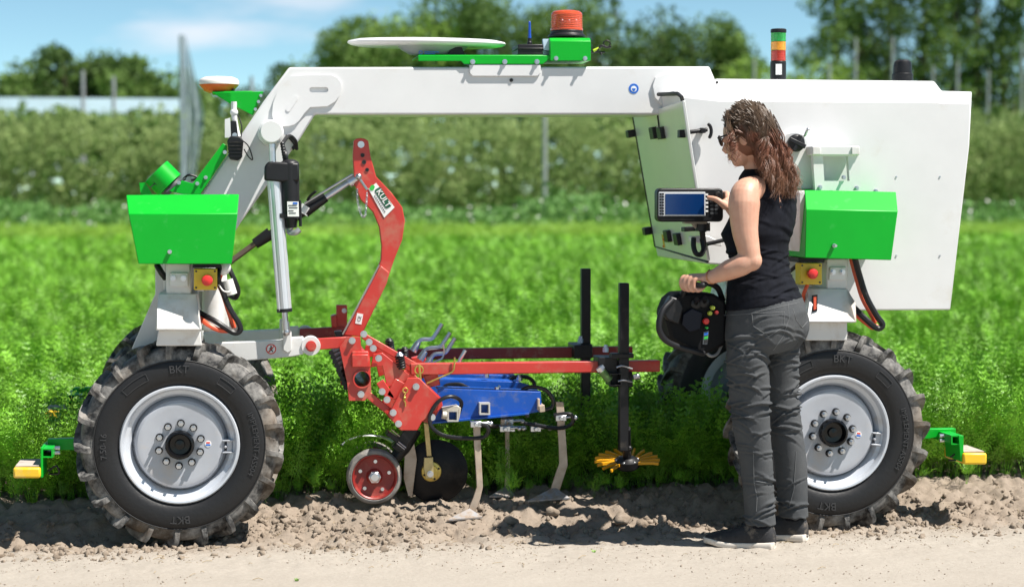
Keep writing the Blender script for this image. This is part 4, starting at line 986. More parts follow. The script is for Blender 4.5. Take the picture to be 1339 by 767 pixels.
# bumpers with yellow skids -------------------------------------------
def bumper(tube_c, into, plate, skid, yb, mirror, arm_end):
    """square arm pointing at the viewer, hanging plate, foam skid"""
    (x0,y0,x1,y1) = tube_c
    m = MB()
    o_ = [ax(x,y,yb) for x,y in [(x0,y0),(x1,y0),(x1,y1),(x0,y1)]]; t_ = 0.005
    i_ = [(o_[0][0]+t_,o_[0][1]-t_),(o_[1][0]-t_,o_[1][1]-t_),(o_[2][0]-t_,o_[2][1]+t_),(o_[3][0]+t_,o_[3][1]+t_)]
    m.prism(keyhole(o_, i_), yb, yb+0.22)
    r = build(m, 'bumper_arm', green, RB)
    m = MB(); m.pp(plate, yb-0.005, yb+0.16); build(m, 'bumper_plate', green, r, bevel=0.0015)
    m = MB(); (sx0, sy0, sx1, sy1) = skid; m.pp([(sx0,sy0),(sx1,sy0),(sx1,sy1),(sx0,sy1)], yb-0.02, yb+0.20); build(m, 'foam_skid', yellow, r, bevel=0.008)
    m = MB(); (a0, z0), (a1, z1) = ax(sx0,sy0,yb-0.02), ax(sx1,sy0,yb-0.02); m.box(((a0+a1)/2, yb+0.09, z0+0.0025), (abs(a1-a0)*0.86, 0.19, 0.004)); build(m, 'skid_top', mat('dusty_rubber_top', (0.42,0.36,0.31), 0.9, var=0.15, scale=30), r)
    m = MB(); m.pp(arm_end, yb+0.14, yb+0.18); build(m, 'arm_bracket', green, r, bevel=0.0015)
    m = MB()
    for dz in (0.25, 0.75):
        xx = o_[1][0] if not mirror else o_[0][0]; z_ = o_[1][1]+(o_[2][1]-o_[1][1])*dz
        m.cyl((xx, yb+0.08, z_), (xx+(0.02 if not mirror else -0.02), yb+0.08, z_), 0.008, 8)
    build(m, 'bolt', steel, r)
    m = MB(); m.tube(smooth_path([(o_[3][0]+0.02,yb+0.06,o_[3][1]-0.06),(o_[3][0]+0.05,yb+0.05,o_[3][1]-0.04),(o_[3][0]+0.06,yb+0.06,o_[3][1]-0.07),(o_[3][0]+0.02,yb+0.08,o_[3][1]-0.075)]), 0.004, 6); build(m, 'wire', black, r)
    return r
bl = bumper((54,586,69,598), None, [(53,585),(56,585),(56,624),(53,624)], (17,611,53,625), 0.02, False, [(62,574),(118,572),(118,588),(62,588)])
br = bumper((1244,569,1258.5,581), None, [(1253.5,569),(1260,569),(1260,603),(1256,603)], (1260,592,1291,607), 0.02, True, [(1205,561),(1250,560),(1250,566),(1215,573),(1205,573)])
c = copy_part(bl, robot); c.location.y += 1.40; c.location.z += 0.06; c.location.x -= 0.02
c = copy_part(br, robot); c.location.y += 1.40; c.location.z += 0.06

# lift arms, actuator, top link ---------------------------------------
def lift(y0):
    m = MB(); xz = loopY([(262,449),(366,444.5),(383,441),(397,440),(397,463),(383,466),(323,471.5),(268,474)], 0.36)
    m.prism(xz, y0, y0+0.045); o = build(m, 'lift_arm', white_dusty, RB, bevel=0.004)
    x, z = ax(406.5,452,0.36); m = MB(); m.lathe([(0.014,-0.006),(0.038,-0.006),(0.0395,0.0),(0.0395,0.045),(0.038,0.05),(0.014,0.05)], c=(x,y0,z), seg=36, close=True); build(m, 'arm_eye', white_dusty, o)
    m = MB(); m.cyl((x,y0-0.012,z),(x,y0+0.05,z),0.022,20); m.cyl((x,y0-0.02,z),(x,y0-0.01,z),0.016,20); build(m, 'hitch_pin', red, o)
    m = MB(); xz = loopY([(370,430),(377,428),(381,434),(381,458),(376,461),(370,457)], 0.36); m.prism(xz, y0-0.014, y0+0.002); build(m, 'rod_bracket', white_dusty, o, bevel=0.003)
    return o
la = lift(0.36); lb = lift(0.97)
x, z = ax(354.5,456,0.36); m = MB(); m.lathe([(0,0.3565),(0.021,0.3565),(0.021,0.3588),(0,0.3588)], c=(x,0,z), seg=28, close=True); st = build(m, 'warning_sticker', paper, RB)
m = MB(); m.lathe([(0.0165,0.3558),(0.0208,0.3558),(0.0208,0.3566),(0.0165,0.3566)], c=(x,0,z), seg=28, close=True); m.box((x,0.3560,z), (0.036,0.0006,0.0035), (0,R(-45),0)); build(m, 'prohibition_ring', inkred, st)
m = MB(); m.box((x,0.3562,z),(0.006,0.0008,0.014)); m.box((x-0.005,0.3562,z-0.008),(0.004,0.0008,0.009),(0,R(30),0)); m.box((x+0.005,0.3562,z-0.008),(0.004,0.0008,0.009),(0,R(-30),0)); m.box((x,0.3562,z+0.002),(0.016,0.0008,0.004)); m.cyl((x,0.3558,z+0.0105),(x,0.3566,z+0.0105),0.0033,10); build(m, 'sticker_figure', ink, st)
YA = 0.33
a, b_ = at(357,214,YA), at(372,405,YA)
m = MB(); m.tube([a, b_], 0.0295, 28)
d = (b_-a).normalized(); sd = Vector((d.z,0,-d.x)).normalized()
for off in (-0.017, 0.002, 0.020): m.tube([a+sd*off+Vector((0,-0.0295+abs(off)*0.35,0)), b_+sd*off+Vector((0,-0.0295+abs(off)*0.35,0))], 0.0022, 6)
act = build(m, 'actuator_tube', alu, RB)
m = MB(); m.tube([b_-d*0.006, b_+d*0.008], 0.0315, 28); build(m, 'tube_collar', black, act)
m = MB(); m.tube([b_, b_+d*0.055], 0.012, 18); m.tube([b_+d*0.05, b_+d*0.085], 0.016, 16); m.sphere(b_+d*0.09, 0.018); build(m, 'actuator_rod', steel, act)
m = MB(); m.pp([(346,217),(351,211),(391,213),(391.5,237),(368,238),(345.5,236)], YA-0.036, YA+0.036); build(m, 'gear_housing', black, act, bevel=0.008)
m = MB(); m.tube([at(379,214,YA), at(380,280,YA)], 0.037, 28); m.sphere(at(379,214,YA), 0.037, 24, 10, (1,1,0.5)); m.tube([at(380,280,YA), at(381,298,YA)], [0.030,0.022], 20); m.pp([(366,279),(392,281),(391,286),(366,285)], YA-0.03, YA+0.03); m.tube([at(392,262,YA-0.01), at(393,296,YA-0.01)], 0.006, 8); build(m, 'motor', black, act)
m = MB(); q = [at(375.5,263.5,YA-0.039), at(390.5,263.5,YA-0.039), at(391,283,YA-0.039), at(376,283,YA-0.039)]; m.slab(q, 0.002); lb_ = build(m, 'rating_label', paper, act)
m = MB()
for k, (u0, u1, w_) in enumerate([(377,388,268),(378,389,271),(377,384,275),(378,387,278)]): m.pp([(u0,w_),(u1,w_),(u1,w_+1.0),(u0,w_+1.0)], YA-0.0402, YA-0.0392)
m.cur = 1; m.pp([(383,264.5),(389,264.5),(389,267),(383,267)], YA-0.0402, YA-0.0392)
build(m, 'label_print', [ink, inkblue], act)
m = MB(); m.tube(smooth_path([at(381,296,YA), at(378,303,YA), at(386,304,YA-0.02), at(392,300,YA-0.02)]), 0.012, 10); m.tube(smooth_path([at(374,298,YA), at(381,306,YA-0.02), at(390,303,YA-0.02)]), 0.004, 8); build(m, 'connector_plug', mat('grey_metal', (0.45,0.45,0.46), 0.35, 0.6), act)
m = MB(); m.tube([at(356,188,YA), at(357,214,YA)], 0.013, 16); m.cyl(at(356,195,YA-0.03), at(356,195,YA+0.03), 0.009, 14); build(m, 'upper_eye', steel, act)
cable('black_cable', [(376,214,YA),(373,200,YA),(370,188,0.40),(378,178,0.50),(386,184,0.53),(388,195,0.56)], 0.008, black)
m = MB()
for k in range(7): m.sphere(at(369+0.6*k, 188+3.6*k, YA), 0.0095, 8, 5)
build(m, 'cable_boot', black, RB)
m = MB(); m.pp([(373,176),(379,176),(389,189),(384,197),(381,193),(384,189)], 0.545, 0.585); build(m, 'cable_guide', black, RB, bevel=0.003)
YT = 0.66
m = MB(); m.tube([at(463,234,YT), at(425,259,YT)], 0.0135, 14); m.tube([at(470,231,YT-0.02), at(456,240,YT-0.02)], 0.022, 14); m.tube([at(461,228,YT-0.03), at(398,266,YT-0.03)], 0.0045, 8); tl = build(m, 'top_link', steel, RB)
m = MB(); m.tube([at(426,258,YT), at(398,277,YT)], [0.020,0.026], 16); build(m, 'link_sleeve', black, tl)
m = MB(); m.tube([at(402,270,YT-0.001), at(396,279,YT)], [0.0265,0.0265], 16); build(m, 'sleeve_label', paper, tl)
m = MB(); m.tube([at(398,277,YT), at(354,306,YT)], 0.017, 14); m.tube([at(354,305,YT), at(333,319,YT)], [0.027,0.022], 16); build(m, 'link_boot', black, tl)
m = MB(); m.tube([at(334,318,YT), at(300,343,YT)], 0.0125, 14); build(m, 'link_screw', mat('brown_steel', (0.20,0.15,0.12), 0.4, 0.6), tl)
m = MB(); m.tube(smooth_path([at(402,262,YT-0.03), at(406,256,YT-0.04), at(413,250,YT-0.05)]), [0.006]*12+[0.005], 8); build(m, 'link_lever', black, tl)

# terminal on its bracket ----------------------------------------------
YD = -0.02
def rrect(x0, y0, x1, y1, r, n=4):
    out = []
    for cx_, cy_, a0 in [(x1-r,y0+r,-90),(x1-r,y1-r,0),(x0+r,y1-r,90),(x0+r,y0+r,180)]:
        out += [(cx_+r*math.cos(R(a0+90*k/n)), cy_+r*math.sin(R(a0+90*k/n))) for k in range(n+1)]
    return out
m = MB(); m.pp(rrect(859.7,246,946,290,6), YD, YD+0.06); term = build(m, 'terminal', black, RB, bevel=0.006)
m = MB(); m.pp(rrect(861.5,251,922.5,282.5,1.2), YD-0.004, YD+0.002); build(m, 'terminal_bezel', mat('bezel_grey', (0.62,0.64,0.66), 0.35, var=0.03), term, bevel=0.001)
m = MB(); m.pp([(870,253.5),(921,253.5),(921,280.5),(870,280.5)], YD-0.0055, YD-0.0038); build(m, 'screen', mat('blue_screen', (0.003,0.022,0.085), 0.2, var=0.02, emis=(0.0,0.022,0.10,0.25)), term)
for k in range(8):
    for c_ in range(2):
        m = MB(); y = 252.5+k*3.7; m.pp([(862.4+c_*3.2,y),(865+c_*3.2,y),(865+c_*3.2,y+2.4),(862.4+c_*3.2,y+2.4)], YD-0.0062, YD-0.0042); build(m, 'key', blackmetal if (k+c_) % 2 else black, term)
for k in range(4):
    for c_ in range(2):
        m = MB(); y = 262+k*5; m.pp(rrect(929+c_*5.5,y,933+c_*5.5,y+3.2,0.9,2), YD-0.004, YD+0.001); build(m, 'key', mat('key_grey', (0.05,0.055,0.06), 0.5), term)
for k in range(5):
    m = MB(); y = 253+k*5.4; m.pp([(922.8,y),(926,y),(926,y+2.6),(922.8,y+2.6)], YD-0.004, YD+0.001); build(m, 'key', paper, term)
x, z = ax(938,254.5,YD); m = MB(); m.cyl((x,YD-0.016,z),(x,YD+0.001,z),0.012,20); build(m, 'rotary_knob', blackmetal, term, bevel=0.002)
m = MB(); m.tube([at(903,287,0.03), at(914,300,0.06)], 0.010, 12); m.box(at(908,290.5,0.03), (0.09,0.05,0.012)); build(m, 'terminal_mount', mat('dusty_grey_steel', (0.4,0.36,0.31), 0.5, 0.4), RB, bevel=0.002)
m = MB(); m.sphere(at(919,296,0.05), 0.026); m.cyl(at(919,291,0.05), at(919,302,0.05), 0.03, 20); m.tube([at(918,300,0.06), at(921,326,0.10)], 0.012, 12); build(m, 'ball_joint', blackmetal, RB)
cable('terminal_hose', [(907,311,0.08),(907,322,0.07),(910,331,0.06),(916,332.5,0.06),(920,326,0.07),(918,312,0.08)], 0.011, black)
m = MB(); m.tube([at(924,319,0.10), at(950,313,0.10)], 0.0085, 10); build(m, 'support_bar', blackmetal, RB)
m = MB(); m.pp([(895,297),(925,295),(925,301),(895,303)], 0.10, 0.16); build(m, 'support_block', black, RB, bevel=0.003)
m = MB(); m.pp([(904,309),(926,308),(944,317),(944,322),(904,316)], 0.12, 0.17); build(m, 'support_shelf', white, RB, bevel=0.003)
# ------------------------------------------------------------------ hoeing implement hung on the lift arms
imp = thing('hoeing_implement', (1.3, 0.65, 0.05), 'red and blue hoeing implement with discs and tines hanging under the white robot', 'hoe')
H = imp
YB, YR = 0.36, 1.00
def beam_(pix_l, pix_r, Y, m_, name):
    m = MB(); (lx, lt, lbm), (rx, rt, rb) = pix_l, pix_r
    a, b_ = at(lx, (lt+lbm)/2, Y), at(rx, (rt+rb)/2, Y); h = abs(at(lx,lt,Y).z-at(lx,lbm,Y).z)
    z = (a.z+b_.z)/2
    m.prism([(a.x,z-h/2),(b_.x,z-h/2),(b_.x,z+h/2),(a.x,z+h/2)], Y, Y+h); o = build(m, name, m_, H, bevel=0.004)
    return o, a.x, b_.x, z, h
fb, *_ = beam_((537,480.5,495.5),(863.5,465.4,481), YB, red, 'tool_beam')
m = MB(); a = at(863.5,473.2,YB); 
rb_, *_ = beam_((520,461,475),(827.5,448,463), YR, red_shaded, 'tool_beam')  # rear beam's shade is put into this darker red
# mast
mast = [(461.5,205),(462.7,184),(466,181.5),(471.5,180.5),(477,181.5),(481.6,184),(484.5,204.5),(491.8,230.7),(512,252),(526,271),(529.5,289),(526,313.6),(516,338),(508,362),(502,375),(490,360),(498,340),(499,321.7),(496,297),(487.7,277),(471.5,261),(463.5,241)]
m = MB(); m.pp(mast, 0.62, 0.66); ms_ = build(m, 'mast_plate', red, H, bevel=0.003)
m = MB(); m.pp([(498,347),(509,356),(506,370),(472,440),(449,438)], 0.595, 0.685); build(m, 'mast_foot', red, H, bevel=0.004)
m = MB(); m.tube([at(496,346,0.592), at(448,437,0.592)], 0.0035, 6); build(m, 'grey_edge', mat('bare_weld', (0.45,0.43,0.40), 0.45, 0.5), ms_)
for px, py, r in [(472,189,0.013),(474,203,0.008),(476,212,0.0085),(480,222,0.0075)]:
    x, z = ax(px, py, 0.62); m = MB(); m.lathe([(r*0.6,0.6196),(r*1.1,0.6196),(r*1.1,0.6165),(r*0.6,0.6165)], c=(x,0,z), seg=18, close=True); m.cyl((x,0.6185,z),(x,0.619,z),r*0.7,16); build(m, 'mast_hole', ink if r < 0.01 else steel, ms_)
m = MB(); m.tube([at(467,229,0.605), at(480,248,0.60)], 0.006, 10); m.cyl(at(469,231,0.66), at(469,231,0.58), 0.012, 14); m.sphere(at(469,231,0.585), 0.014); build(m, 'top_link_pin', steel, H)
m = MB(); ch = smooth_path([at(467,247,0.60), at(467.5,262,0.60), at(472,280,0.60), at(477,283,0.60), at(479,268,0.60), at(480,252,0.60)], 4)
for i in range(0, len(ch)-1):
    c = (ch[i]+ch[i+1])/2; d = (ch[i+1]-ch[i]).normalized(); q = d.orthogonal().normalized() if i % 2 else d.cross(d.orthogonal()).normalized()
    L_ = (ch[i+1]-ch[i]).length*0.62
    m.tube([c + d*L_*math.cos(t)+q*0.004*math.sin(t) for t in np.linspace(0, 2*PI, 9)], 0.0016, 5)
ch_ = build(m, 'safety_chain', steel, H)
# maker's label, tilted with the plate
q = [(481.7,247),(491.8,239),(516,271),(502.5,284.5)]
m = MB(); m.slab([at(x,y,0.617) for x,y in q], 0.0022); lab = build(m, 'maker_label', paper, ms_)
a0 = math.atan2(-(at(509,278,0.617).z-at(486.5,243,0.617).z), at(509,278,0.617).x-at(486.5,243,0.617).x)
M = Matrix.Rotation(a0, 3, 'Y'); cc = at(501.5,259.5,0.6155)
m = MB(); pan = [(x,z) for x,z in rrect(-0.050,-0.0155,0.044,0.0155,0.008)]; m.slab([cc + M @ Vector((x,0,z)) for x,z in pan], 0.0012); build(m, 'label_panel', inkgreen, lab)
vs, fs = text_geo('KULT', 0.034, 0.0003, True); m = MB(); m.add([cc + M @ Vector((p.x-0.001, -p.z-0.0014, p.y)) for p in vs], fs); build(m, 'label_text', paper, lab)
c2 = at(486.5,245.5,0.6155); m = MB(); m.slab([c2+Vector((x,0,z)) for x,z in [(-0.012,-0.004),(-0.004,0.010),(0.006,0.013),(0.012,0.004),(0.006,-0.010),(-0.004,-0.012)]], 0.0012); build(m, 'leaf_mark', leafmark, lab)
c3 = at(497.0,267.0,0.6155); m = MB()
for k in range(9): m.box(c3 + M @ Vector((-0.040+k*0.0095,0,0)), (0.006,0.0010,0.004), M)
build(m, 'small_print', ink, lab)
m = MB(); q = [at(x,y,0.5935) for x,y in [(467,409),(475,410.5),(472.5,424),(464.5,422.5)]]; m.slab(q, 0.0012); cel = build(m, 'approval_label', paper, H)
vs, fs = text_geo('CE', 0.020, 0.0003); M2 = Matrix.Rotation(R(-76), 3, 'Y'); c = at(470,416.5,0.5925); m = MB(); m.add([c + M2 @ Vector((p.x, -p.z, p.y)) for p in vs], fs); build(m, 'label_text', ink, cel)
# hitch frames (front and rear) with the cross tube between
def dup_at(o, dy, dx=0.0, dz=0.0):
    c = copy_part(o, H); c.location += Vector((dx, dy, dz)); return c
YH = 0.335
m = MB(); m.pp([(405,443),(457,440),(457,446),(446,455),(405,458)], YH+0.03, YH+0.055); lk = build(m, 'hitch_link', red, H, bevel=0.003); dup_at(lk, 0.60)
outer = [(444,453),(454,440.5),(471,440.5),(473,459),(481.5,459.5),(484,468),(485.5,512),(477,523.5),(456.5,523.5),(454,500)]
hole = [(473.5+10*math.cos(t), 495.6+10.4*math.sin(t)) for t in np.linspace(0, 2*PI, 21)[:-1]]
m = MB(); m.prism(keyhole([ax(x,y,YH) for x,y in outer], [ax(x,y,YH) for x,y in hole]), YH, YH+0.03); fp = build(m, 'hitch_plate', red, H); dup_at(fp, 0.62)
x, z = ax(473.5,495.6,YH-0.012); m = MB(); m.lathe([(0.0325,YH-0.012),(0.037,YH-0.012),(0.037,1.06),(0.0325,1.06)], c=(x,0,z), seg=36, close=True); build(m, 'cross_tube', red, H)
m = MB(); m.pp([(460,459),(482,459),(485,480),(462,480)], YH-0.012, YH); m.pp([(460,463),(482,463),(482,480),(460,480)], YH-0.02, 1.0); build(m, 'square_tube', red, H, bevel=0.004)
m = MB(); m.pp([(485,480),(488,463),(500,461),(536,490),(534,497),(506,506),(500,478)], YH+0.03, YH+0.045); g1 = build(m, 'gusset_plate', red, H, bevel=0.002); dup_at(g1, 0.45)
def bar(a, b_, Y, w, t, name='link_bar', m_=None):
    p, q = at(*a, Y), at(*b_, Y); d = (q-p).normalized(); n = Vector((-d.z,0,d.x))*w/2
    m = MB(); m.prism([((p+n).x,(p+n).z),((q+n).x,(q+n).z),((q-n).x,(q-n).z),((p-n).x,(p-n).z)], Y, Y+t); return build(m, name, m_ or red, H, bevel=0.003)
for i, (dy) in enumerate((0.0, 0.22, 0.50)):
    bar((475,439),(548,481), YH+0.05+dy, 0.026, 0.025); bar((484,451),(545,487), YH+0.09+dy*0.95, 0.026, 0.025)
    bar((480,515),(522,548), YH+0.035+dy, 0.030, 0.02)
bar((497,499),(512,522), YH+0.02, 0.034, 0.03, 'spacer_bar'); bar((512,520),(524,498), YH+0.02, 0.05, 0.01, 'spacer_bar')
sp_pix = [(533,494),(548,493.5),(577,522),(571,537),(552,551),(546,562.5),(524,562.5),(507,543)]
m = MB(); m.pp(sp_pix, YH-0.015, YH+0.005); s1 = build(m, 'side_plate', red, H, bevel=0.003); dup_at(s1, 0.24, -0.015, 0.01)
m = MB(); m.pp([(556,500),(577,520),(579,530),(563,553),(552,551),(571,537),(575,523)], YH+0.0052, YH+0.03); build(m, 'side_bracket', red, H, bevel=0.002)
for px, py in [(460.4,445),(472,515),(495,468),(488,455),(482.6,447),(475.6,436.5),(544,505),(506,522),(514,539),(521,553.5),(499.6,511.5),(565,545)]:
    m = MB(); Yb = YH if px < 487 and py > 440 and px not in (482.6,) else (YH-0.015 if px > 512 else YH+0.02); Yb = min(Yb, YH+0.02)
    pbolt(m, px, py, Yb, 0.0105, 0.016); build(m, 'bolt', steel, H)
m = MB(); c = at(530,510,YH-0.02); m.tube([c+Vector((0.010*math.cos(t),0,0.010*math.sin(t))) for t in np.linspace(0,2*PI,14)], 0.0028, 6); m.tube(smooth_path([at(530,514,YH-0.02), at(528,522,YH-0.02), at(530,526,YH-0.02), at(530,531,YH-0.02)]), 0.0032, 6); m.sphere(at(529,520,YH-0.02), 0.007); build(m, 'linch_pin', brass, H)
m = MB(); c = at(548,483.5,YB-0.03); m.tube([c+Vector((0.017*math.cos(t),0.004,0.017*math.sin(t))) for t in np.linspace(0,2*PI,18)], 0.0032, 6); m.tube([at(548,476,YB-0.03), at(550,497,YB-0.03)], 0.005, 8); build(m, 'ring_pin', brass, H)
# rear upright with its roller, black spring pack
m = MB(); m.pp([(440,399),(454,399),(454,428),(440,428)], 0.94, 0.99); build(m, 'rear_upright', red, H, bevel=0.003)
m = MB(); m.pp([(433,413),(440,411),(441,428),(434,428)], 0.93, 1.0); x, z = ax(450,406,0.94); build(m, 'rear_bracket', red, H, bevel=0.004)
m = MB(); pbolt(m, 450, 406, 0.94, 0.008, 0.012); build(m, 'bolt', steel, H)
m = MB(); m.pp([(392,430),(450,427),(450,439),(392,443)], 0.93, 0.96); build(m, 'rear_link', red_shaded, H, bevel=0.003)
m = MB(); m.pp([(437.5,433.5),(447,432),(449,441),(440,442)], 0.60, 0.66); build(m, 'pin_block', blackmetal, H, bevel=0.002)
m = MB()
for k in range(9):
    t = k/8; p = at(437+19*t, 459+45*t, YH+0.16); m.tube([p+Vector((-0.016,-0.07,0)), p+Vector((0.0,0.02,0)), p+Vector((0.016,0.08,0))], 0.011, 10)
sp1 = build(m, 'bellows', black, H)
def coil(px0, py0, px1, py1, Y, r, n, w):
    a, b_ = at(px0,py0,Y), at(px1,py1,Y); d = b_-a
    e1 = d.normalized().orthogonal().normalized(); e2 = d.normalized().cross(e1)
    m = MB(); m.tube([a + d*(t/(n*10)) + (e1*math.cos(2*PI*t/10)+e2*math.sin(2*PI*t/10))*r for t in range(n*10+1)], w, 6); m.tube([a-d*0.1, b_+d*0.05], r*0.45, 10); s = build(m, 'coil_spring', blackmetal, H)
    m = MB(); m.tube([a-d*0.28, a-d*0.02], [r*0.6, r*1.15], 14); build(m, 'spring_cap', steel if Y < 0.5 else black, s); return s
coil(522.5,465,525,481,YB+0.01,0.017,5,0.0042); coil(509,446,511,460,0.62,0.016,5,0.0042); coil(529,456,529,466,0.80,0.014,4,0.004)
# bent zinc clamp handles
def handle(pix, Y, tail):
    m = MB(); m.tube(smooth_path([at(x,y,Y) for x,y in pix], 5), 0.0085, 10); a, b_ = tail; m.tube([at(*a,Y), at(*b_,Y)], [0.017,0.013], 12); return build(m, 'clamp_handle', steel, H)
handle([(546,447),(552,443.5),(564,442.5),(570,436),(578,423)], 0.80, ((540,459),(547,447)))
handle([(553,460),(560,455),(575,453),(581,446),(588.5,434.5)], 0.70, ((549,470),(556,459)))
handle([(562,470),(568,463),(581,461),(587,454),(595,441.5)], 0.60, ((556,482),(563,468)))
handle([(573,484),(580,478),(598,475),(602,469),(608.5,457.5)], 0.42, ((567,495),(575,482)))
m = MB(); m.tube(smooth_path([at(558,501,YB-0.01), at(576,493,YB-0.01), at(591,486,YB-0.01), at(594,478,YB-0.01), at(594.5,467,YB-0.01)]), 0.0038, 8); build(m, 'spring_clip', brass, H)
m = MB(); m.tube(smooth_path([at(556,479,0.5), at(570,472,0.5), at(578,468,0.5), at(581,460,0.5), at(580,450,0.5)]), 0.0038, 8); build(m, 'spring_clip', steel, H)
for Y, px, py in ((YB+0.02,562,497),(0.60,553,485),(0.75,546,474)):
    m = MB(); m.pp([(px-8,py-6),(px+10,py-10),(px+14,py+6),(px-2,py+10)], Y, Y+0.05); build(m, 'clamp_block', red, H, bevel=0.004)
# blue row frames
bl_ = [(572.5,507.6),(657,510.7),(707,512),(708,529),(710,537),(691,540.5),(563,553),(572,529.5)]
def row_frame(pix, Y, flange):
    m = MB(); m.pp(pix, Y, Y+0.008); o = build(m, 'row_frame', blue, H, bevel=0.0015)
    m = MB(); x0, z0 = ax(*pix[0], Y); x1, z1 = ax(*pix[2], Y); m.hexa([(x0,Y+0.0085,z0-0.006),(x1,Y+0.0085,z1-0.006),(x1,Y+flange,z1-0.006),(x0,Y+flange,z0-0.006)],[(x0,Y+0.0085,z0+0.001),(x1,Y+0.0085,z1+0.001),(x1,Y+flange,z1+0.001),(x0,Y+flange,z0+0.001)]); build(m, 'frame_flange', blue, o)
    m = MB(); x0, z0 = ax(*pix[6], Y); x1, z1 = ax(*pix[5], Y); m.hexa([(x0,Y-0.018,z0-0.001),(x1,Y-0.018,z1-0.001),(x1,Y-0.0005,z1-0.001),(x0,Y-0.0005,z0-0.001)],[(x0,Y-0.018,z0+0.006),(x1,Y-0.018,z1+0.006),(x1,Y-0.0005,z1+0.006),(x0,Y-0.0005,z0+0.006)]); build(m, 'frame_lip', blue, o)
    return o
r1 = row_frame(bl_, 0.37, 0.10); r2 = row_frame([(575,495.5),(640,498),(679,499),(692,503),(690,515),(680,518),(575,522),(575,510)], 0.62, 0.10)
c = copy_part(r1, H); c.location += Vector((-0.03, 0.50, 0.02))
for px, py in [(636,493.5),(679,498)]:
    m = MB(); c = at(px,py,0.64); m.cyl(c, c+Vector((0,0,0.016)), 0.012, 6); m.cyl(c+Vector((0,0,0.016)), c+Vector((0,0,0.026)), 0.007, 8); build(m, 'bolt', steel, H)
m = MB(); c = at(650,509.5,0.40); m.cyl(c, c+Vector((0,0,0.012)), 0.011, 6); m.cyl(c, c+Vector((0.012,0,0.018)), 0.006, 8); build(m, 'bolt', steel, H)
def sq_end(x0, y0, x1, y1, Y, tw, depth=0.7, rot=0):
    o_ = [ax(x,y,Y) for x,y in [(x0,y0),(x1,y0),(x1,y1),(x0,y1)]]
    i_ = [(o_[0][0]+tw,o_[0][1]-tw),(o_[1][0]-tw,o_[1][1]-tw),(o_[2][0]-tw,o_[2][1]+tw),(o_[3][0]+tw,o_[3][1]+tw)]
    m = MB(); m.prism(keyhole(o_, i_), Y, Y+depth); return build(m, 'square_tube', mat('zinc_tube', (0.60,0.58,0.54), 0.42, 0.5, var=0.1, dirt=(0.4,0.32,0.25), damt=0.2), H)
sq_end(585,536,599.5,551,0.325,0.0065); sq_end(627,526.5,641,542,0.33,0.0065)
m = MB(); m.pp([(578,533),(598,529.5),(603,533),(601,546),(599.5,550.5),(599.5,536),(585,536),(585,550),(580,546)], 0.33, 0.40); m.tube([at(578,542,0.325), at(584,543,0.325)], 0.016, 12); build(m, 'tube_clamp', mat('cream_steel', (0.62,0.58,0.50), 0.4, 0.3, dirt=(0.4,0.32,0.25), damt=0.2), H, bevel=0.003)
# spring tines, shanks and shares
def tine(path, Y, clampc, shank, shr, sy, name='spring_tine'):
    m = MB(); P_ = smooth_path([at(p[0],p[1],p[2] if len(p) > 2 else Y) for p in path], 7); m.tube(P_, 0.0085, 10); o = build(m, name, mat('black_spring_steel', (0.02,0.02,0.022), 0.28, 0.3, var=0.2), H)
    m = MB(); c = at(*clampc, sy-0.012); m.box(c, (0.045,0.03,0.024)); m.cyl(c+Vector((0,-0.02,0)), c+Vector((0,-0.032,0)), 0.010, 6); m.cyl(c+Vector((-0.02,0,0.0)), c+Vector((0.06,0,0.004)), 0.007, 8); m.sphere(c+Vector((0.062,-0.005,0)), 0.011, 10, 6); build(m, 'tine_clamp', steel, o, bevel=0.002)
    l, r_ = shank
    m = MB(); n = len(l); loops = [[at(l[i][0],l[i][1],sy), at(r_[i][0],r_[i][1],sy), at(r_[i][0],r_[i][1],sy)+Vector((0,0.012,0)), at(l[i][0],l[i][1],sy)+Vector((0,0.012,0))] for i in range(n)]
    loft(m, loops); sh = build(m, 'tine_shank', worn, H, bevel=0.002)
    m = MB(); tip, heel_l, heel_r, top = [at(x,y,Y_) for x,y,Y_ in shr]
    th = Vector((0,0,-0.006))
    m.add([tip, heel_r, top, heel_l, tip+th, heel_r+th, top+th, heel_l+th], [(0,1,2),(0,2,3),(4,6,5),(4,7,6),(0,4,5,1),(1,5,6,2),(2,6,7,3),(3,7,4,0)]); build(m, 'hoe_share', share, H)
tine([(600,540,0.36),(603,525,0.34),(590,518,0.32),(574,524,0.31),(563,540,0.31),(563,555,0.31),(574,566,0.31),(590,571,0.305),(612,572.5,0.30),(631,571.5,0.29),(638,566,0.28),(638,559,0.275),(632,555,0.275),(618,554.5,0.278)], 0.31, (622,554),
     ([(618.5,551),(620,580),(622,610),(623.5,636),(619,650),(611,668)],[(628,551),(629,580),(630,610),(631.5,636),(628,652),(621,670)]), ((584,679,0.22),(616,669,0.33),(631,675,0.235),(614,664,0.285)), 0.295)
tine([(690,545,0.42),(680,520,0.42),(684,509,0.42),(697,505.5,0.42),(714,510,0.42),(723,522,0.42),(722,532,0.42),(712,536,0.42)], 0.42, (660,560), ([(655,548),(655,556)],[(660,548),(660,556)]), ((656,560,0.45),(657,560,0.46),(658,561,0.45),(657,558,0.45)), 0.45, 'spring_coil')
tine([(685,553,0.42),(705,556,0.415),(722,559,0.41),(738,558.5,0.40),(748,553,0.39),(749,545,0.385),(743,540.5,0.385),(724,542.5,0.39)], 0.41, (733,546),
     ([(727,525),(729,555),(731,585),(731.5,606),(727,618),(720,640)],[(737,525.5),(739,555),(741,585),(742.5,608),(738,622),(731,644)]), ((690,654,0.36),(726,646,0.47),(745,650,0.36),(725,636,0.41)), 0.405)
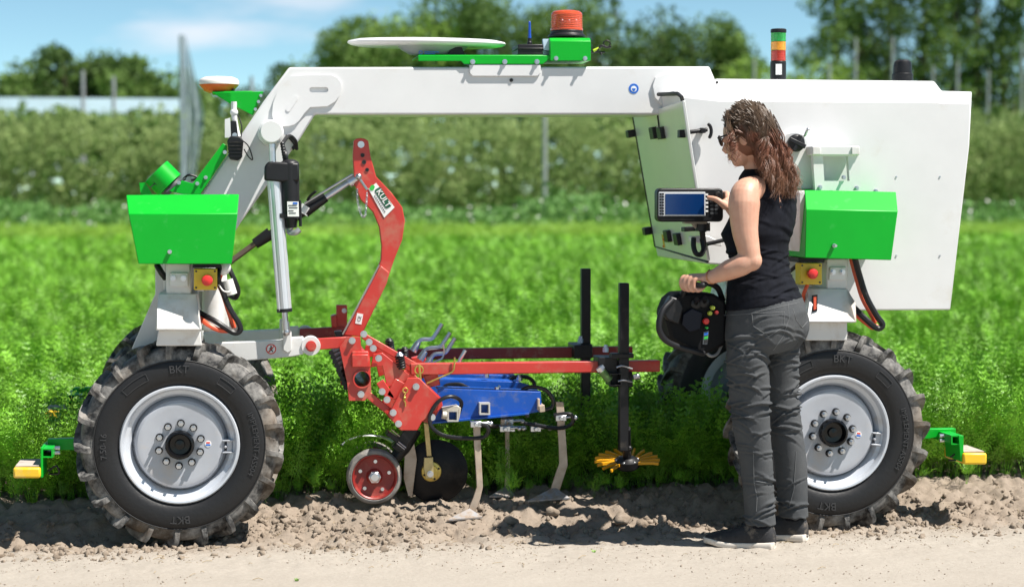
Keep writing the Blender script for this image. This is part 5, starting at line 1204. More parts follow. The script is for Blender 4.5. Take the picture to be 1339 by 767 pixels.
tine([(575,513,0.62),(583,504,0.62),(600,502,0.62),(614,508,0.62)], 0.62, (666,560), ([(664,552),(664,562)],[(668,552),(668,562)]), ((666,562,0.5),(667,562,0.51),(668,563,0.5),(667,560,0.5)), 0.5, 'spring_coil')
tine([(616,554,0.60),(640,557,0.58),(660,556,0.56),(668,551,0.55),(667,546,0.55),(655,547,0.55)], 0.58, (664,551), ([(661,546),(661,600),(660,640)],[(666,546),(667,600),(667,640)]), ((640,648,0.5),(664,644,0.62),(674,648,0.52),(663,634,0.56)), 0.56)
tine([(665,500,0.70),(672,493,0.70),(686,492,0.70),(696,497,0.70),(700,506,0.70)], 0.70, (700,560), ([(699,552),(699,562)],[(702,552),(702,562)]), ((700,562,0.55),(701,562,0.56),(702,563,0.55),(701,560,0.55)), 0.55, 'spring_coil')
m = MB(); m.pp([(705,531),(712,529),(713,538),(706,539)], 0.33, 0.42); m.pp([(703,521),(706,521),(706,536),(703,536)], 0.345, 0.37); build(m, 'end_bracket', worn, H, bevel=0.002)
# gauge wheels
def gauge(px, py, Y, r):
    c = at(px, py, Y); m = MB(); m.lathe([(r*0.80,0.004),(r*0.86,-0.002),(r*0.95,0.002),(r,0.014),(r*1.01,0.03),(r,0.05),(r*0.95,0.062),(r*0.80,0.062)], c=c, seg=48, close=True); w = build(m, 'gauge_wheel', mat('grey_gauge_rubber', (0.20,0.19,0.18), 0.75, var=0.2, scale=20, bump=0.3, dirt=(0.36,0.31,0.26), damt=0.3, dscale=16), H)
    m = MB(); m.lathe([(r*0.80,-0.001),(r*0.815,-0.001),(r*0.80,0.004),(r*0.755,0.008),(r*0.72,0.020),(r*0.58,0.024),(r*0.30,0.022),(r*0.24,0.014),(0.0,0.014)], c=c, seg=48, cap=False); build(m, 'wheel_rim', mat('shaded_rim_red', (0.26,0.018,0.014), 0.42, var=0.12, scale=20, dirt=(0.3,0.12,0.08), damt=0.2, dscale=14), w)  # rim red darkened to carry the shade under the machine
    m = MB(); m.cyl(c+Vector((0,0.016,0)), c+Vector((0,-0.006,0)), r*0.235, 6); m.cyl(c+Vector((0,-0.005,0)), c+Vector((0,-0.010,0)), r*0.19, 24, r*0.15); build(m, 'hub_nut', steel, w, bevel=0.002)
    for k in range(5):
        th = 2*PI*k/5+1.5; m = MB(); p = c+Vector((r*0.55*math.cos(th),0,r*0.55*math.sin(th))); m.cyl(p+Vector((0,0.024,0)), p+Vector((0,0.019,0)), 0.0075, 12); build(m, 'rim_bolt', steel, w)
    return w
gauge(490,623.5,0.37,0.114); gauge(487,611,0.66,0.108)
m = MB(); m.tube([at(543,560,0.46), at(528,585,0.46), at(505,612,0.46)], [0.03,0.03,0.022], 12); m.tube([at(505,612,0.43), at(490,623,0.43)], 0.018, 10); m.pp([(530,560),(547,562),(533,583),(522,592),(512,585)], 0.40, 0.47)
build(m, 'wheel_arm', blackmetal, H, bevel=0.003)
for q in ([(508,564),(523,573),(520,579),(505,569)], [(520,579),(531,587),(528,591),(516,584)]):
    m = MB(); m.pp(q, 0.38, 0.47); build(m, 'depth_stop', blackmetal, H, bevel=0.002)
m = MB()
for q in ([at(512,561,0.375), at(523,570,0.375)], [at(521,577,0.375), at(531,585,0.375)], [at(519,579,0.375), at(529,587,0.375)]): m.tube(q, 0.0022, 6)
build(m, 'stop_edges', steel, H)
m = MB(); c = at(482,592,0.60); m.tube([c+Vector((0.13*math.cos(t),0,0.075*math.sin(t))) for t in np.linspace(R(15), R(150), 14)], 0.012, 8, flat=0.5); build(m, 'wheel_scraper', steel, H)
# cutting disc with its yellow hub and arm
c = at(570,616,0.47); m = MB(); m.lathe([(0.0,-0.020),(0.05,-0.018),(0.10,-0.008),(0.134,0.006),(0.1345,0.008),(0.10,-0.002),(0.05,-0.012),(0,-0.014)], c=c, axis=Vector((0.10,1,0.03)), seg=64); dsk = build(m, 'cutting_disc', mat('dark_disc_steel', (0.012,0.012,0.014), 0.45, 0.3, var=0.3, scale=8, spec=0.3, dirt=(0.06,0.05,0.04), damt=0.15), H)
m = MB(); m.pp([(530,580),(540,571),(545,600),(539,648),(534,648),(528,625)], 0.452, 0.46); build(m, 'disc_scraper', worn, dsk)
c = at(564,616,0.445); m = MB(); m.lathe([(0.042,0.01),(0.043,0.0),(0.040,-0.006),(0.028,-0.008),(0.026,-0.016),(0.0,-0.018)], c=c, seg=36); build(m, 'disc_hub', brass, dsk)
for k in range(4):
    th = PI/2*k+0.4; p = c+Vector((0.033*math.cos(th),-0.006,0.033*math.sin(th))); m = MB(); m.cyl(p, p+Vector((0,-0.004,0)), 0.005, 6); build(m, 'hub_bolt', blackmetal, dsk)
m = MB(); loft(m, [[at(554,553,0.40),at(560.5,553,0.40),at(560.5,553,0.415),at(554,553,0.415)],[at(558,596,0.41),at(564.5,596,0.41),at(564.5,596,0.425),at(558,596,0.425)]]); m.pp([(554.5,598),(566.5,597),(567.5,625),(557,625.5),(554,612)], 0.408, 0.424); build(m, 'disc_arm', mat('yellow_zinc_arm', (0.52,0.42,0.20), 0.4, 0.6, var=0.15, scale=25), H, bevel=0.002)
m = MB(); pbolt(m, 562.5, 619, 0.408, 0.010, 0.014); build(m, 'bolt', steel, H)
# black posts on the beams, clamps, finger weeder
def post(x0, y0, x1, y1, Y, w, bottom):
    a, b_ = at(x0, y0, Y), at(x1, y1, Y); m = MB(); m.box(((a.x+b_.x)/2, Y+w/2, (a.z+b_.z)/2), (w, w, abs(a.z-b_.z))); return build(m, 'tool_post', blackmetal, H, bevel=0.004)
post(766,351,767,560,0.955,0.042,0); post(815,370,818,590,0.30,0.040,0)
m = MB(); m.pp([(751,451),(775,450),(775,468),(751,469)], 0.93, 1.10); build(m, 'post_clamp', blackmetal, H, bevel=0.003)
m = MB(); m.pp([(783,467),(808,467),(808,489),(783,489)], 0.335, 0.46); m.pp([(800,462),(829,462),(829,468),(800,469)], 0.29, 0.345); m.pp([(800,487),(827,486),(828,506),(798,506)], 0.345, 0.38); build(m, 'post_clamp', blackmetal, H, bevel=0.003)
sq_ = sq_end(797,488,813,504,0.285,0.004,0.09); sq_.data.materials[0] = blackmetal
m = MB(); m.tube([at(785,482,0.30), at(792,490,0.30)], 0.016, 12); m.tube([at(783.5,479.5,0.30), at(786,483,0.30)], 0.020, 6); m.tube([at(828,493,0.29), at(836,492,0.29)], 0.012, 10); m.sphere(at(833,492,0.29), 0.013, 10, 6); cb = build(m, 'clamp_bolt', steel, H)
m = MB(); m.tube([at(787,485,0.298), at(797,497,0.298)], 0.017, 12); build(m, 'clamp_sleeve', mat('olive_sleeve', (0.12,0.22,0.06), 0.45), H)
for q in ([(806,480,0.275),(814,478,0.275),(827,482,0.275)], [(808,498,0.275),(816,497,0.275),(827,499,0.275)]):
    m = MB(); m.tube(smooth_path([at(*p) for p in q]), 0.004, 8); build(m, 'u_bolt', steel, H)
for px, py, Y in [(792,460,0.36),(759,448,0.95)]:
    m = MB(); c = at(px,py,Y); m.cyl(c, c+Vector((0,0,0.018)), 0.013, 6); m.cyl(c+Vector((0,0,0.018)), c+Vector((0,0,0.03)), 0.008, 10); build(m, 'bolt', mat('blue_zinc', (0.35,0.45,0.62), 0.35, 0.8), H)
fc = at(820,603,0.42); TM = Euler((R(13), R(-3), 0)).to_matrix(); fw = None
m = MB(); m.lathe([(0.0,0.02),(0.03,0.02),(0.045,0.010),(0.054,0.007),(0.054,-0.020),(0.042,-0.030),(0,-0.030)], c=(0,0,0), axis='Z', seg=28); m.v = [fc + TM @ p for p in m.v]; fw = build(m, 'finger_weeder', blackmetal, H)
for k in range(15):
    th = R(-38)+R(256)*k/14; d = Vector((math.cos(th), math.sin(th), 0)); s = Vector((-d.y, d.x, 0)); loops = []
    for r_, zz, w_ in [(0.052,0.0,0.0056),(0.085,0.004,0.0055),(0.115,0.006,0.0050),(0.138,0.004,0.0045)]:
        p = d*r_*0.98 + s*(r_-0.052)*0.30 + Vector((0,0,zz)); loops.append([fc + TM @ (p+s*w_+Vector((0,0,-0.005))), fc + TM @ (p-s*w_+Vector((0,0,-0.005))), fc + TM @ (p-s*w_*0.8+Vector((0,0,0.006))), fc + TM @ (p+s*w_*0.8+Vector((0,0,0.006)))])
    m = MB(); loft(m, loops); build(m, 'weeder_finger', mat('orange_yellow_finger', (0.78,0.36,0.01), 0.4, var=0.08), fw)
for k in range(6):
    th = PI/3*k; m = MB(); p = fc + TM @ Vector((0.045*math.cos(th), 0.045*math.sin(th), 0.008)); m.sphere(p, 0.006, 8, 5); build(m, 'hub_bolt', steel, fw)
m = MB(); m.tube([at(819,560,0.32), fc + Vector((0,0,0.01))], 0.018, 12); c = at(823,586,0.34); m.sphere(c, 0.013, 10, 6); build(m, 'weeder_stem', blackmetal, H)
# ------------------------------------------------------------------ the woman
from mathutils.bvhtree import BVHTree
CR = Vector((math.cos(YAW), -math.sin(YAW), 0))
FD = Vector((-0.75, 0.66, 0)).normalized(); UL = Vector((-FD.y, FD.x, 0))        # facing, her left
YC = -0.33
woman = thing('person', (*at(1000, 712, -0.30).xy, 0.0), 'woman in black sleeveless top and grey trousers seen from behind, working the terminal', 'person')
def ring(px, py, Y, a, b, tilt=0.0, n=40, pw=2.25, rot=0.0):
    c = at(px, py, Y); out = []
    f, u = FD, UL
    if rot: q = Matrix.Rotation(rot, 3, 'Z'); f, u = q @ FD, q @ UL
    for k in range(n):
        t = 2*PI*k/n; ct, st = math.cos(t), math.sin(t)
        p = u*(math.copysign(abs(ct)**(2/pw), ct)*a) + f*(math.copysign(abs(st)**(2/pw), st)*b)
        out.append(c + p + Vector((0,0,-tilt*p.dot(CR)*-1)))
    return out
def remesh(mb, name, m_, vox, smooth=4, parent=woman, disp=None):
    me = bpy.data.meshes.new('tmp'); me.from_pydata([tuple(p) for p in mb.v], [], mb.f)
    bm = bmesh.new(); bm.from_mesh(me); bmesh.ops.triangulate(bm, faces=bm.faces); bmesh.ops.recalc_face_normals(bm, faces=bm.faces); bm.to_mesh(me); bm.free()
    o = bpy.data.objects.new('tmp', me); COL.objects.link(o)
    r = o.modifiers.new('r', 'REMESH'); r.mode = 'VOXEL'; r.voxel_size = vox
    if smooth: s = o.modifiers.new('s', 'SMOOTH'); s.iterations = smooth; s.factor = 0.5
    dg = bpy.context.evaluated_depsgraph_get(); out = bpy.data.meshes.new_from_object(o.evaluated_get(dg)); bpy.data.objects.remove(o)
    n = len(out.vertices); co = np.zeros(n*3, np.float32); out.vertices.foreach_get('co', co); co = co.reshape(-1,3)
    if disp:
        no = np.zeros(n*3, np.float32); out.vertices.foreach_get('normal', no); no = no.reshape(-1,3)
        co = co + no*disp(co)[:,None].astype(np.float32)
    o0 = np.array(worg(parent), np.float32); world = co.copy()
    out.vertices.foreach_set('co', (co-o0).ravel()); out.update(); out.name = name
    out.materials.clear(); out.materials.append(m_); out.shade_smooth()
    ob = bpy.data.objects.new(name, out); COL.objects.link(ob); ob.parent = parent; ORG[ob.name] = worg(parent)
    faces = [tuple(p.vertices) for p in out.polygons]
    return ob, BVHTree.FromPolygons([tuple(p) for p in world], faces)
skin = mat('skin', (0.58,0.335,0.235), 0.5, var=0.05, scale=22, bump=0.10, bscale=260, col2=(0.52,0.265,0.18))
skin.node_tree.nodes['Principled BSDF'].inputs['Subsurface Weight'].default_value = 0.12
skin.node_tree.nodes['Principled BSDF'].inputs['Subsurface Radius'].default_value = (0.012,0.005,0.003)
cloth = mat('black_cotton', (0.010,0.011,0.016), 0.9, var=0.2, scale=30, bump=0.2, bscale=600, spec=0.12)
denim = mat('grey_cotton_twill', (0.058,0.062,0.067), 0.9, scale=9, col2=(0.082,0.085,0.088), bump=0.35, bscale=700, spec=0.15)

shirt_r = [(221,993,.058,.054),(226,994,.085,.064),(232,997,.118,.078),(242,1000,.134,.090),(256,1003,.138,.102),(275,1000,.140,.113),(292,995,.146,.123),(306,989,.145,.129),(320,990,.136,.113),(338,992,.130,.105),(358,993,.136,.112),(378,996,.152,.125),(397,999,.166,.137)]
# --- body: one continuous skin
B = MB()
loft(B, [ring(px, py, YC, a-0.012, b-0.012) for py, px, a, b in shirt_r] + [ring(1000, 430, YC, .155, .12), ring(999, 455, YC, .12, .10)])
HC = at(977, 174, -0.35)                                     # skull centre
hd = Vector((-0.80, 0.55, -0.26)).normalized(); hs = hd.cross(Vector((0,0,1))).normalized(); hu = hs.cross(hd)
HM = Matrix((hd, hs, hu)).transposed()
B.sphere(HC, 1.0, 28, 18, (0.094,0.073,0.100), HM)
B.sphere(HC + HM @ Vector((0.040,0,-0.050)), 1.0, 22, 14, (0.055,0.052,0.068), HM)          # face and jaw
B.sphere(HC + HM @ Vector((0.060,0,-0.095)), 1.0, 14, 10, (0.026,0.026,0.020), HM)          # chin
B.tube([HC+HM@Vector((0.088,0,-0.010)), HC+HM@Vector((0.104,0,-0.036)), HC+HM@Vector((0.094,0,-0.050))], [0.008,0.012,0.011], 10)
B.sphere(HC + HM @ Vector((0.086,0,-0.068)), 1.0, 10, 8, (0.012,0.022,0.006), HM); B.sphere(HC + HM @ Vector((0.085,0,-0.078)), 1.0, 10, 8, (0.012,0.019,0.006), HM)
for s_ in (-1, 1):
    B.sphere(HC + HM @ Vector((-0.004, s_*0.074, -0.022)), 1.0, 12, 10, (0.019,0.008,0.031), HM)
    B.sphere(HC + HM @ Vector((0.082, s_*0.032, -0.005)), 0.012, 10, 8)
B.tube([HC + HM @ Vector((-0.012,0,-0.06)), at(987,205,-0.34), at(993,224,YC), at(996,240,YC)], [0.050,0.049,0.056,0.075], 24)
def arm(pts, rs): B.tube(smooth_path(pts, 5), list(np.interp(np.linspace(0, len(pts)-1, (len(pts)-1)*5+1), range(len(pts)), rs)), 22)
arm([at(992,244,-0.40), at(976,252,-0.455), at(973,268,-0.475), at(974,300,-0.49), at(978,322,-0.50), at(981,339,-0.505)], [0.045,0.056,0.060,0.0500,0.0435,0.040])
B.sphere(at(982.5,340.5,-0.506), 0.0405, 18, 12)
arm([at(982,338,-0.505), at(970,346,-0.50), at(953,353,-0.475), at(937,360,-0.445), at(925,363.5,-0.425)], [0.040,0.0415,0.0385,0.0285,0.0235])
arm([at(1014,246,-0.26), at(1023,258,-0.20), at(1018,285,-0.12), at(1008,322,-0.06)], [0.05,0.046,0.044,0.037])
arm([at(1008,322,-0.06), at(985,302,-0.05), at(960,276,-0.045), at(953,267,-0.04)], [0.037,0.038,0.027,0.023])
# left hand closed on the console's hoop
bard = Vector((0.55, -0.80, -0.05)).normalized(); bc = at(905.5, 371.5, -0.41)
wr = at(926,363,-0.425)
kn = [bc - bard*(0.030-0.020*i) + Vector((0.012,0,0.028-0.002*abs(i-1.2))) for i in range(4)]
pc = (wr + (kn[1]+kn[2])/2)/2
for i in range(4): B.tube([wr.lerp(kn[i],0.12) - bard*(0.012-0.008*i)*0.6, wr.lerp(kn[i],0.55), kn[i]], [0.017,0.0155,0.0125], 12)
for i in range(4):
    L_ = (0.92,1.0,0.97,0.80)[i]; k0 = kn[i]; r_ = 0.0082 if i < 3 else 0.0072; o_ = bc - bard*(0.030-0.020*i)
    B.tube(smooth_path([k0, o_ + Vector((-0.014,0,0.026))*L_, o_ + Vector((-0.0235,0,0.002))*L_, o_ + Vector((-0.012,0,-0.022))*L_, o_ + Vector((0.008,0,-0.021))*L_], 4), list(np.linspace(0.0098, r_, 17)), 10)
B.tube(smooth_path([wr + Vector((-0.012,-0.012,-0.008)), bc + Vector((0.036,-0.020,-0.004)), bc + Vector((0.022,-0.030,-0.018)) , bc + Vector((0.004,-0.036,-0.022))], 4), list(np.linspace(0.0145, 0.0085, 13)), 10)
# right hand holding the terminal's edge, thumb on the keys
w2_ = at(953,267,-0.04); pk = [at(948,252.5+6*i,-0.015+0.0) for i in range(4)]
for i in range(4): B.tube([w2_ + Vector((0,0.004,0.012-0.008*i)), (w2_+pk[i])/2+Vector((0.004,0,0)), pk[i]+Vector((0.012,0.015,0))], [0.016,0.0145,0.0115], 12)
for i in range(4): B.tube(smooth_path([pk[i]+Vector((0.012,0.015,0)), pk[i]+Vector((0.012,0.05,0)), pk[i]+Vector((-0.008,0.064,0)), pk[i]+Vector((-0.035,0.061,0))], 4), list(np.linspace(0.0098, 0.0078, 13)), 10)
B.tube(smooth_path([at(950,271,-0.055), at(944,266,-0.062), at(936,260.5,-0.056), at(924.5,257.8,-0.040)], 4), list(np.linspace(0.016, 0.0085, 13)), 12)
B.tube([at(951,268,-0.05), at(947,260,-0.045)], [0.017,0.014], 12)
legN = [(416,990,17,-.375),(438,980,27,-.39),(470,977,28,-.395),(500,979,27.3,-.39),(520,980,26.6,-.385),(545,981.5,25.2,-.38),(563,983,24.2,-.378),(585,986,22.8,-.375),(606,989,21.6,-.372),(630,991,20.8,-.37),(655,992.5,20.2,-.37),(672,993.5,20,-.37),(685,994.2,20.6,-.37)]
legF = [(416,1015,17,-.29),(438,1019,28,-.265),(470,1018,27.5,-.25),(500,1018.5,26,-.245),(520,1020,25.3,-.24),(545,1024,23.8,-.24),(563,1027,22.8,-.24),(585,1031,22,-.24),(606,1034.2,21.7,-.24),(630,1035.5,21,-.24),(655,1036.5,20,-.24),(664,1037,19.6,-.24),(675,1037.5,20.2,-.24)]
for lg in (legN, legF):
    B.tube([at(px, py, Y) for py, px, hw, Y in lg] + [at(lg[-1][1]+1, lg[-1][0]+14, lg[-1][3])], [hw/340*0.78 if i < 9 else 0.030 for i, (py, px, hw, Y) in enumerate(lg)] + [0.020], 20)
body, _ = remesh(B, 'body', skin, 0.0036, 3)
# --- tank top
T = MB()
loft(T, [ring(px, py, YC, a, b, 0.17*max(0, (py-350)/47), 48) for py, px, a, b in shirt_r])
CRn = np.array(CR)
def folds(co, lst):
    """cloth creases: each a soft ridge with a valley beside it, given by place, slope, length, width, height"""
    sx_ = co @ CRn; z = co[:,2]; d = np.zeros(len(co))
    for s0, z0, phi, ln, w, h in lst:
        u = (sx_-s0)*math.cos(phi) + (z-z0)*math.sin(phi); v = -(sx_-s0)*math.sin(phi) + (z-z0)*math.cos(phi) + 0.18*u*u/ln
        e = np.exp(-(u/ln)**2)
        d += h*e*(np.exp(-(v/w)**2) - 0.75*np.exp(-((v+1.7*w)/(1.1*w))**2))
    return d
def pfold(px, py, Y, phi, ln, w, h):
    p = at(px, py, Y); return (p.dot(CR), p.z, R(phi), ln, w, h)
rf = random.Random(21)
SF = [pfold(rf.uniform(955,1035), rf.uniform(322,392), YC, rf.gauss(6,8), rf.uniform(.03,.09), rf.uniform(.004,.008), rf.uniform(.0015,.0038)) for _ in range(34)]
SF += [pfold(rf.uniform(985,1035), rf.uniform(255,315), YC, rf.gauss(-15,18), rf.uniform(.03,.07), rf.uniform(.006,.012), rf.uniform(.001,.0025)) for _ in range(8)]
def fold_shirt(co): return folds(co, SF)
top, tb = remesh(T, 'tank_top', cloth, 0.0042, 3, disp=fold_shirt)
# --- trousers
P_ = MB()
loft(P_, [ring(px, py, YC, a, b, 0.15, 48) for py, px, a, b in [(386,999,.152,.122),(398,1000,.164,.136),(413,1001,.173,.147),(430,1000,.175,.146),(448,999,.165,.134),(461,998,.135,.105)]])
for s_, px, Y in ((1,1010,-0.40),(-1,1033,-0.30)): P_.sphere(at(px, 424, Y), 1.0, 20, 14, (0.075,0.085,0.095))
for lg in (legN, legF):
    pts = [at(px, py, Y) for py, px, hw, Y in lg]; loops = []
    for (py, px, hw, Y), c in zip(lg, pts):
        r_ = hw/341; k = 1.12 if py < 500 else 1.0
        loops.append([c + CR*(r_*math.cos(2*PI*i/32)) + Vector((math.sin(YAW), math.cos(YAW), 0))*(r_*k*math.sin(2*PI*i/32)) for i in range(32)])
    loft(P_, loops)
TF = []
for py0, py1, n, hs in ((404,440,12,.8),(440,480,20,1.0),(480,545,34,1.25),(545,600,16,.8),(600,650,12,.7),(650,690,16,1.1)):
    for _ in range(n):
        near = rf.random() < 0.55; py = rf.uniform(py0, py1); px = (rf.uniform(952,1006) if py < 560 else rf.uniform(968,1012)) if near else rf.uniform(1010,1054)
        TF.append(pfold(px, py, -0.38 if near else -0.24, rf.choice((-1,1))*abs(rf.gauss(14,12)), rf.uniform(.018,.06), rf.uniform(.003,.0055), hs*rf.uniform(.0036,.0085)))
def fold_tr(co): return folds(co, TF) + 0.0
tr, pb = remesh(P_, 'trousers', denim, 0.0046, 2, disp=fold_tr)
def onto(bvh, px, py, off=0.002):
    d = (at(px,py,1.0)-CAM).normalized(); h = bvh.ray_cast(CAM, d)
    return h[0] - d*off if h[0] else at(px, py, -0.4)
def seam(name, pix, r, m_, bvh, parent):
    P0 = [onto(bvh, *p, 0.0006) for a_, b_ in zip(pix[:-1], pix[1:]) for p in [(a_[0]+(b_[0]-a_[0])*t/6, a_[1]+(b_[1]-a_[1])*t/6) for t in range(6)]] + [onto(bvh, *pix[-1], 0.0006)]
    mb = MB(); mb.tube(P0, r, 6); return build(mb, name, m_, parent)
stitch = mat('grey_stitching', (0.14,0.145,0.15), 0.85)
for pix in ([(983,409),(985,426),(1005,439.5),(1025,427),(1026,407.5)], [(983,409),(1004,409),(1026,407.5)], [(1037,404),(1041,418),(1049,428),(1056,420)], [(1030,396),(1032,415),(1024,440),(1011,458)], [(947,412),(980,410),(1010,403),(1050,394)], [(985,590),(986,630),(990,650),(989,668)], [(986,628),(1009,632)], [(1041,590),(1038,640),(1032,662)]):
    seam('pocket_seam', pix, 0.0013, stitch, pb, tr)
m = MB(); q = [onto(tb, x, y, 0.0012) for x, y in [(1019.5,247),(1021.5,252),(1021.8,262),(1021,272),(1019.8,264),(1018.6,254)]]; m.add(q, [list(range(6))]); build(m, 'back_keyhole', skin, top)
# --- shoes
def shoe(heel, toe, name='shoe'):
    h, t = Vector(heel), Vector(toe); d = (t-h).normalized(); s = Vector((-d.y, d.x, 0)); L_ = (t-h).length
    prof = [(-0.01,.022,.062),(0.03,.036,.095),(0.12,.040,.112),(0.25,.040,.114),(0.36,.041,.104),(0.48,.044,.086),(0.62,.048,.070),(0.78,.049,.060),(0.90,.042,.051),(0.98,.024,.040),(1.0,.009,.03)]
    m = MB(); loops = []
    for u, w, hh in prof:
        c = h + d*(u*L_); sec = []
        for k in range(20):
            a_ = 2*PI*k/20; cs, sn = math.cos(a_), math.sin(a_)
            sec.append(c + s*(math.copysign(abs(cs)**0.8, cs)*w) + Vector((0,0,0.022+(hh-0.022)*max(0, sn)**0.75 if sn > 0 else 0.022+0.010*sn)))
        loops.append(sec)
    loft(m, loops); o = build(m, name, mat('black_knit_shoe', (0.017,0.017,0.02), 0.7, var=0.25, scale=60, bump=0.5, bscale=350, dirt=(0.22,0.18,0.14), damt=0.12, dscale=20), woman, angle=60)
    m = MB(); loops = []
    for zz, gr in [(0.0,0.0),(0.005,0.003),(0.016,0.004),(0.022,0.001)]:
        out = [h + d*(u*L_*1.0+ (0.004 if u > .9 else 0)) + s*(w+gr) for u, w, hh in prof] + [h + d*(u*L_) - s*(w+gr) for u, w, hh in prof[::-1]]
        loops.append([Vector((p.x, p.y, p.z + zz + (0.012 if i in (8,9,10,11,12,13) else 0.004 if i in (7,14) else 0) + (0.008*math.exp(-((i-0.5)/2.5)**2) if i < 6 else 0)*(1 if zz > 0.01 else 0))) for i, p in enumerate(out)])
    loft(m, loops); build(m, 'sole', mat('off_white_foam', (0.66,0.60,0.53), 0.7, var=0.06, scale=25, dirt=(0.42,0.34,0.26), damt=0.2, dscale=30), o, bevel=0.002)
    m = MB()
    for k in range(5):
        u = 0.40+0.065*k; c = h + d*(u*L_); hh = np.interp(u, [p[0] for p in prof], [p[2] for p in prof])
        m.tube([c - s*0.022 + Vector((0,0,hh-0.006)), c + Vector((0,0,hh+0.003)), c + s*0.022 + Vector((0,0,hh-0.006))], 0.003, 6)
    build(m, 'laces', blackmetal, o)
    m = MB(); c = h + d*(0.20*L_); m.tube([c + Vector((0,0,0.08)), c + Vector((0,0,0.15))], [0.042,0.043], 20); build(m, 'sock', cloth, o)
    return o
dn = Vector((-0.90, 0.42, 0)).normalized()
hN = at(1013,712,-0.398); hN.z = soil_h(hN.x, hN.y)-0.002; tN = hN + dn*0.272
hF = at(1055,704,-0.262); hF.z = soil_h(hF.x, hF.y)-0.002; tF = hF + Vector((-0.88,0.48,0)).normalized()*0.268
shoe(hN, tN); shoe(hF, tF)
# --- sunglasses, bracelet
m = MB(); e1 = HC + HM @ Vector((0.100, 0.034, -0.004)); e2 = HC + HM @ Vector((0.100, -0.034, -0.004))
for e, sg in ((e1, 1), (e2, -1)):
    pts = [(math.cos(t)*0.027, math.sin(t)*0.022) for t in np.linspace(0, 2*PI, 20)[:-1]]
    m.hexa([e + HM @ Vector((-0.02*abs(y+sg*0.0)*0, y, z)) + HM @ Vector((-0.16*abs(y+sg*0.03)*0.5,0,0)) for y, z in pts], [e + HM @ Vector((0.003, y, z)) + HM @ Vector((-0.16*abs(y+sg*0.03)*0.5,0,0)) for y, z in pts])
gl = build(m, 'sunglasses', mat('dark_lens', (0.03,0.03,0.035), 0.08, var=0.05, coat=0.6), woman)
m = MB(); m.tube([e1 + HM @ Vector((0.0,-0.008,0.008)), e2 + HM @ Vector((0.0,0.008,0.008))], 0.003, 8)
for e, sg in ((e1, 1), (e2, -1)): m.tube([e + HM @ Vector((-0.002, sg*0.027, 0.010)), HC + HM @ Vector((0.06, sg*0.074, 0.006)), HC + HM @ Vector((-0.012, sg*0.079, 0.0))], 0.0032, 8)
build(m, 'frame', black, gl)
m = MB(); wd = (at(937,360,-0.445)-wr).normalized(); wc = wr.lerp(at(937,360,-0.445), 0.25); q1 = wd.orthogonal().normalized(); q2 = wd.cross(q1)
m.tube([wc + (q1*math.cos(t)+q2*math.sin(t))*0.0275 + wd*0.004*math.sin(2*t) for t in np.linspace(0, 2*PI, 30)], 0.0024, 6); build(m, 'bracelet', mat('copper_bead', (0.55,0.26,0.12), 0.35, 0.5), woman)
# --- hair: wavy locks over a cap
hairm = bpy.data.materials.new('wavy_brown_hair'); hairm.use_nodes = True
nt = hairm.node_tree; b = nt.nodes['Principled BSDF']; L = nt.links.new
b.inputs['Roughness'].default_value = 0.5; b.inputs['Specular IOR Level'].default_value = 0.4
co = N(nt, 'ShaderNodeTexCoord'); sx = N(nt, 'ShaderNodeSeparateXYZ'); L(co.outputs['Object'], sx.inputs[0])
nz = N(nt, 'ShaderNodeTexNoise', Scale=26.0, Detail=3.0); L(co.outputs['Object'], nz.inputs['Vector'])
ma = N(nt, 'ShaderNodeMath', _operation='MULTIPLY_ADD'); ma.inputs[1].default_value = 0.22; L(nz.outputs['Fac'], ma.inputs[0]); L(sx.outputs['Z'], ma.inputs[2])
rp = N(nt, 'ShaderNodeValToRGB'); e = rp.color_ramp.elements
mr = N(nt, 'ShaderNodeMapRange'); mr.inputs[1].default_value = 1.50; mr.inputs[2].default_value = 1.84; L(ma.outputs[0], mr.inputs[0]); L(mr.outputs[0], rp.inputs[0])
e[0].position = 0.0; e[0].color = (0.16,0.075,0.040,1); e[1].position = 1.0; e[1].color = (0.078,0.049,0.028,1)
x_ = e.new(0.45); x_.color = (0.185,0.072,0.043,1); x_ = e.new(0.62); x_.color = (0.075,0.043,0.024,1)
L(rp.outputs[0], b.inputs['Base Color'])
HB = MB(); rd = random.Random(3)
HB.sphere(HC + HM @ Vector((-0.012,0,0.006)), 1.0, 28, 18, (0.094,0.084,0.108), HM)
HB.tube([HC + HM @ Vector((-0.035,0,0.02)), at(996,188,-0.36), at(1010,210,-0.37), at(1022,232,-0.395)], [0.080,0.074,0.066,0.045], 20)
def shell(p, r=1.0):
    q = HM.transposed() @ (p-HC-HM@Vector((-0.012,0,0.006))); s = Vector((q.x/0.098, q.y/0.088, q.z/0.112)); l = s.length
    if l < r: q = q*(r/max(l, 1e-4))
    return HC + HM@Vector((-0.012,0,0.006)) + HM @ q
